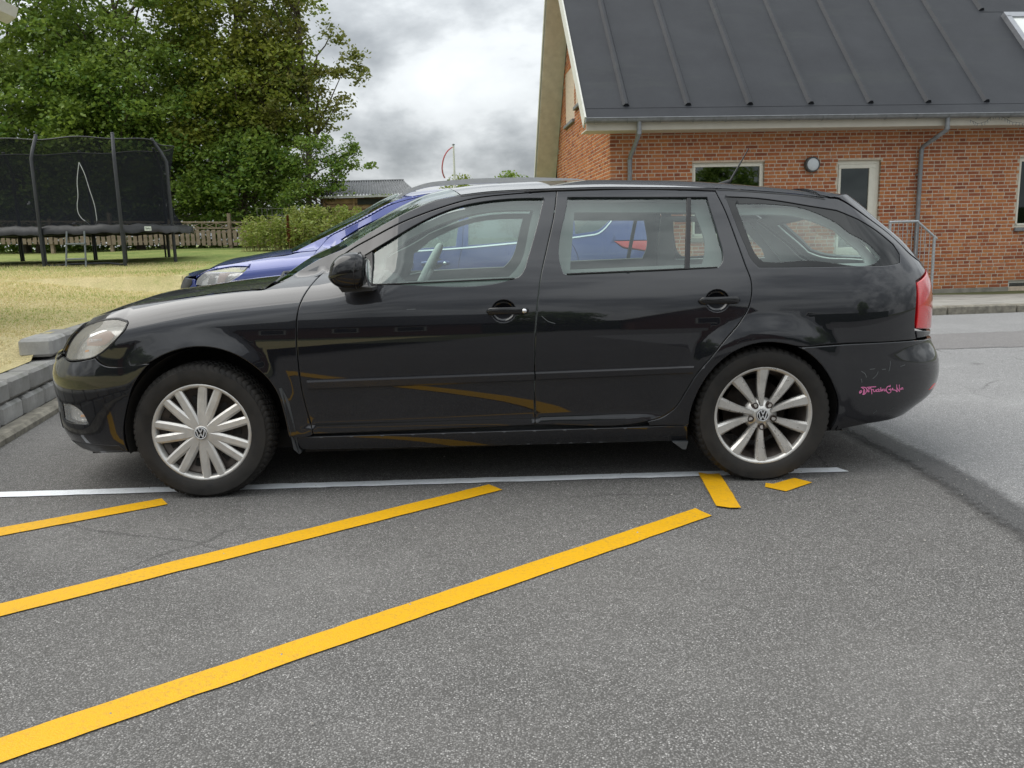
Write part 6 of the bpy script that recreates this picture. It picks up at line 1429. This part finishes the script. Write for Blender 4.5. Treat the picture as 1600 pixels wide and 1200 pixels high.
# ---- retaining wall --------------------------------------------------------------
RW = empty('retaining_wall', (0, 0, 0), 0, label='low grey concrete block retaining wall between lawn and parking bay', cat='wall')
def blk_mat():
    d = Nd('grey_concrete_block'); v = d.co(); c = d.ramp(d.math('ADD', d.math('MULTIPLY', d.noise(5, 6, .7), .7), d.math('MULTIPLY', d.objrand(), .3)), [(.3, (.23, .225, .21)), (.55, (.31, .305, .29)), (.75, (.42, .415, .40))])
    c = d.mix(d.ramp(d.noise(2.2, 5, .7, d.map((1, 1, .35), v)), [(.58, 0.), (.72, .5)]), c, (.55, .56, .57)); c = d.mix(d.ramp(d.noise(3, 5, .6), [(.55, 0.), (.75, .5)]), c, (.10, .105, .07))
    return d.pbr(c, .93, 0, d.bump(d.noise(45, 5, .7), .5, .006), .25)
M_BLK = blk_mat()
ang = math.atan(.2115)
def wall_frame(y, off=0.): return (KX(y) - off, y)
bk = None
def block(y, z, L=.382, H=.143, dep=.24, off=.14):
    global bk
    if bk is None:
        m = MB(); m.box((-dep, 0, 0), (0, L, H), .022); bk = m.build('block', M_BLK, RW); o = bk
    else: o = bk.copy(); COL.objects.link(o); o.parent = RW
    x, yy = wall_frame(y, off * math.hypot(1, .2115)); o.location = (x + RNG.uniform(-.006, .006), yy, z); o.rotation_euler = (RNG.uniform(-.008, .008), RNG.uniform(-.01, .01), ang + RNG.uniform(-.012, .012))
    return o
k = math.cos(ang) * .405
for i in range(28):
    y = 1.2 + i * k; block(y + .02, .022)
    block(y + .19, .176)
for i in range(22):
    y = 6.28 + i * k; block(y, .345, off=.16); 
    if y > 11.6: break
KR = empty('bay_kerb', (0, 0, 0), 0, kind='structure'); k0 = None
for i in range(14):
    if k0 is None: m = MB(); m.box((-.14, 0, -.15), (0, .985, .052), .022); o = k0 = m.build('kerb_stone', M_KERB, KR)
    else: o = k0.copy(); COL.objects.link(o); o.parent = KR
    y = -.02 + i * .975 * .975 - .9 + 1.0; o.location = (KX(y), y, RNG.uniform(-.004, .004)); o.rotation_euler = (0, RNG.uniform(-.01, .01), ang)
# ---- grass blades on the near lawn ------------------------------------------------
rg = np.random.default_rng(77); n = 45000
gy = 2.6 + 14.5 * rg.uniform(0, 1, n) ** 1.2; wleft = gy * .70 + .5; ex = np.array([KX(y) for y in gy]) - .40; gx = ex - rg.uniform(0, 1, n) * np.maximum(wleft + ex + .6 * 0, .6) 
gx = ex - rg.uniform(0, 1, n) * (gy * .66 + ex + 1.5).clip(3.2, 9) * rg.uniform(.6, 1, n)
gzv = np.array([lawn_z(a, b) for a, b in zip(gx, gy)]); hgt = rg.uniform(.008, .028, n) * (1 + .5 * (gy > 10)); a = rg.uniform(0, 2 * np.pi, n); w = rg.uniform(.003, .007, n) * (1 + gy / 12)
Bp = np.stack([gx, gy, gzv - .003], 1); dv = np.stack([np.cos(a) * w, np.sin(a) * w, 0 * w], 1); tp_ = Bp + np.stack([rg.normal(0, .4, n) * hgt, rg.normal(0, .4, n) * hgt, hgt], 1)
Vg = np.stack([Bp - dv, Bp + dv, tp_], 1).reshape(-1, 3)
def blade_mat():
    d = Nd('dry_grass_blades'); v = d.co(); big = d.noise(.45, 6, .65, d.map((.6, 1.6, 1), v)); k = d.math('ADD', d.math('MULTIPLY', big, .7), d.math('MULTIPLY', d.island(), .35))
    c = d.ramp(k, [(.42, (.72, .63, .38)), (.55, (.64, .57, .30)), (.66, (.42, .46, .17)), (.84, (.22, .32, .08))])
    f = d.n('ShaderNodeBsdfDiffuse'); d.set(f.inputs[0], c); t = d.n('ShaderNodeBsdfTranslucent'); d.set(t.inputs[0], c); m = d.n('ShaderNodeMixShader'); m.inputs[0].default_value = .5
    d.l.new(f.outputs[0], m.inputs[1]); d.l.new(t.outputs[0], m.inputs[2]); d.l.new(m.outputs[0], d.out.inputs[0]); return d.m
gb = fast_mesh('lawn_grass', Vg, np.arange(3 * n).reshape(n, 3), blade_mat(), None, label='short dry yellow grass on the lawn', cat='grass', kind='stuff')
# ---- eaves of the white building at the upper left --------------------------------
WB_ = empty('white_building', (-5.96, 8.6, .92), .0, label='corner of white eaves at the top left edge', cat='house')
b = MB(); b.prism([(-.15, -.7), (-.15, 3.22), (-3, 5.42), (-5.85, 3.22), (-5.85, -.7)], -3.2, .5); b.build('wall', M_WOODW, WB_)
b = MB(); b.add([(-6.55, .75, 2.93), (-3, .75, 5.6), (-3, -3.6, 5.6), (-6.55, -3.6, 2.93), (-6.55, .75, 2.80), (-3, .75, 5.47), (-3, -3.6, 5.47), (-6.55, -3.6, 2.80)], [(0, 1, 2, 3), (7, 6, 5, 4), (0, 4, 5, 1), (3, 2, 6, 7), (0, 3, 7, 4), (1, 5, 6, 2)]); b.build('rear_roof', M_ROOFF, WB_)
b = MB(); b.add([(.55, .75, 2.93), (-3, .75, 5.6), (-3, -3.6, 5.6), (.55, -3.6, 2.93), (.55, .75, 2.80), (-3, .75, 5.47), (-3, -3.6, 5.47), (.55, -3.6, 2.80)], [(0, 1, 2, 3), (7, 6, 5, 4), (0, 4, 5, 1), (3, 2, 6, 7), (0, 3, 7, 4), (1, 5, 6, 2)]); b.build('roof', M_ROOFF, WB_)
b = MB(); b.add([(.62, .78, 2.90), (-3, .78, 5.62), (-3, .78, 5.40), (.62, .78, 2.72), (.62, .81, 2.90), (-3, .81, 5.62), (-3, .81, 5.40), (.62, .81, 2.72)], [(0, 1, 2, 3), (7, 6, 5, 4), (0, 4, 5, 1), (3, 2, 6, 7), (0, 3, 7, 4), (1, 5, 6, 2)]); b.build('verge_board', M_WOODW, WB_)
b = MB(); b.prism([(.55, 2.74), (.70, 2.84), (.80, 2.80), (.76, 2.70), (.66, 2.64), (.57, 2.68)], -3.6, .72); b.build('gutter', M_WOODW, WB_)
# ================================================================== what stands behind the camera (seen mirrored in the car)
RH = empty('street_house', (-9, -26, 0), 0, label='low brick house with dark roof mirrored in the black car doors', cat='house')
b = MB(); b.box((-9, -8, 0), (9, 0, 2.7)); b.build('wall', simple('dark_red_wall', (.14, .055, .035), .9, var=.25, scale=4), RH)
b = MB(); b.add([(-9.6, .6, 2.6), (9.6, .6, 2.6), (9.6, -4, 6.0), (-9.6, -4, 6.0), (-9.6, -8.6, 2.6), (9.6, -8.6, 2.6)], [(0, 1, 2, 3), (3, 2, 5, 4), (0, 3, 4), (1, 5, 2), (0, 4, 5, 1)]); b.build('roof', M_ROOFF, RH)
for x in (-7, -4, -1, 2.5, 5.5): b = MB(); b.box((x, -.02, 1.0), (x + 1.3, .04, 2.2), .02); w = b.build('window', M_WOODW, RH); b = MB(); b.box((x + .1, .041, 1.1), (x + 1.2, .046, 2.1)); b.build('pane', M_BLACKGLASS, w)
RH2 = empty('gable_house', (9.5, -22, 0), .12, label='gabled house mirrored in the black car rear wing', cat='house')
b = MB(); b.prism([(-3.6, 0), (3.6, 0), (3.6, 2.6), (0, 5.4), (-3.6, 2.6)], -9, 0); b.build('wall', bpy.data.materials['dark_red_wall'], RH2)
b = MB(); b.add([(-4.1, .5, 2.3), (0, .5, 5.6), (4.1, .5, 2.3), (-4.1, -9.5, 2.3), (0, -9.5, 5.6), (4.1, -9.5, 2.3)], [(0, 1, 4, 3), (1, 2, 5, 4)]); b.build('roof', M_ROOFF, RH2)
for s in (-1, 1): b = MB(); b.add([(0, .52, 5.62), (s * 4.12, .52, 2.32), (s * 4.12, .52, 2.12), (0, .52, 5.40), (0, .56, 5.62), (s * 4.12, .56, 2.32), (s * 4.12, .56, 2.12), (0, .56, 5.40)], [(0, 1, 2, 3), (7, 6, 5, 4), (0, 4, 5, 1), (3, 2, 6, 7), (0, 3, 7, 4), (1, 5, 6, 2)]); b.build('verge_board', M_WOODW, RH2)
b = MB(); b.box((-1, -.02, .9), (.8, .04, 2.2), .02); w = b.build('window', M_WOODW, RH2); b = MB(); b.box((-.9, .041, 1.0), (.7, .046, 2.1)); b.build('pane', M_BLACKGLASS, w)
for i, (x, y, h, lab) in enumerate(((-26, -30, 8, 'dark tree behind the viewpoint, mirrored in the front wing'), (3.2, -31, 7.0, 'dark tree between the two houses behind the viewpoint'), (24, -28, 7, 'dark tree behind the viewpoint, mirrored near the tail'))):
    tree('street_tree', x, y, h, [(0, 0, h * .58, h * .36, h * .32, h * .38)], 90, 60, .34, M_LEAFG, lab, trunk_r=.2, clump=(1.1, .6), z0=0., seed=90 + i, group='trees behind the viewpoint')
b = MB(); b.box((-60, -37, 0), (60, -36, 3.0)); hd = b.build('far_hedge', simple('hedge_green', (.03, .05, .018), .95, var=.4, scale=3, bump=.8), None, label='long dark clipped hedge beyond the houses behind the viewpoint', cat='hedge')
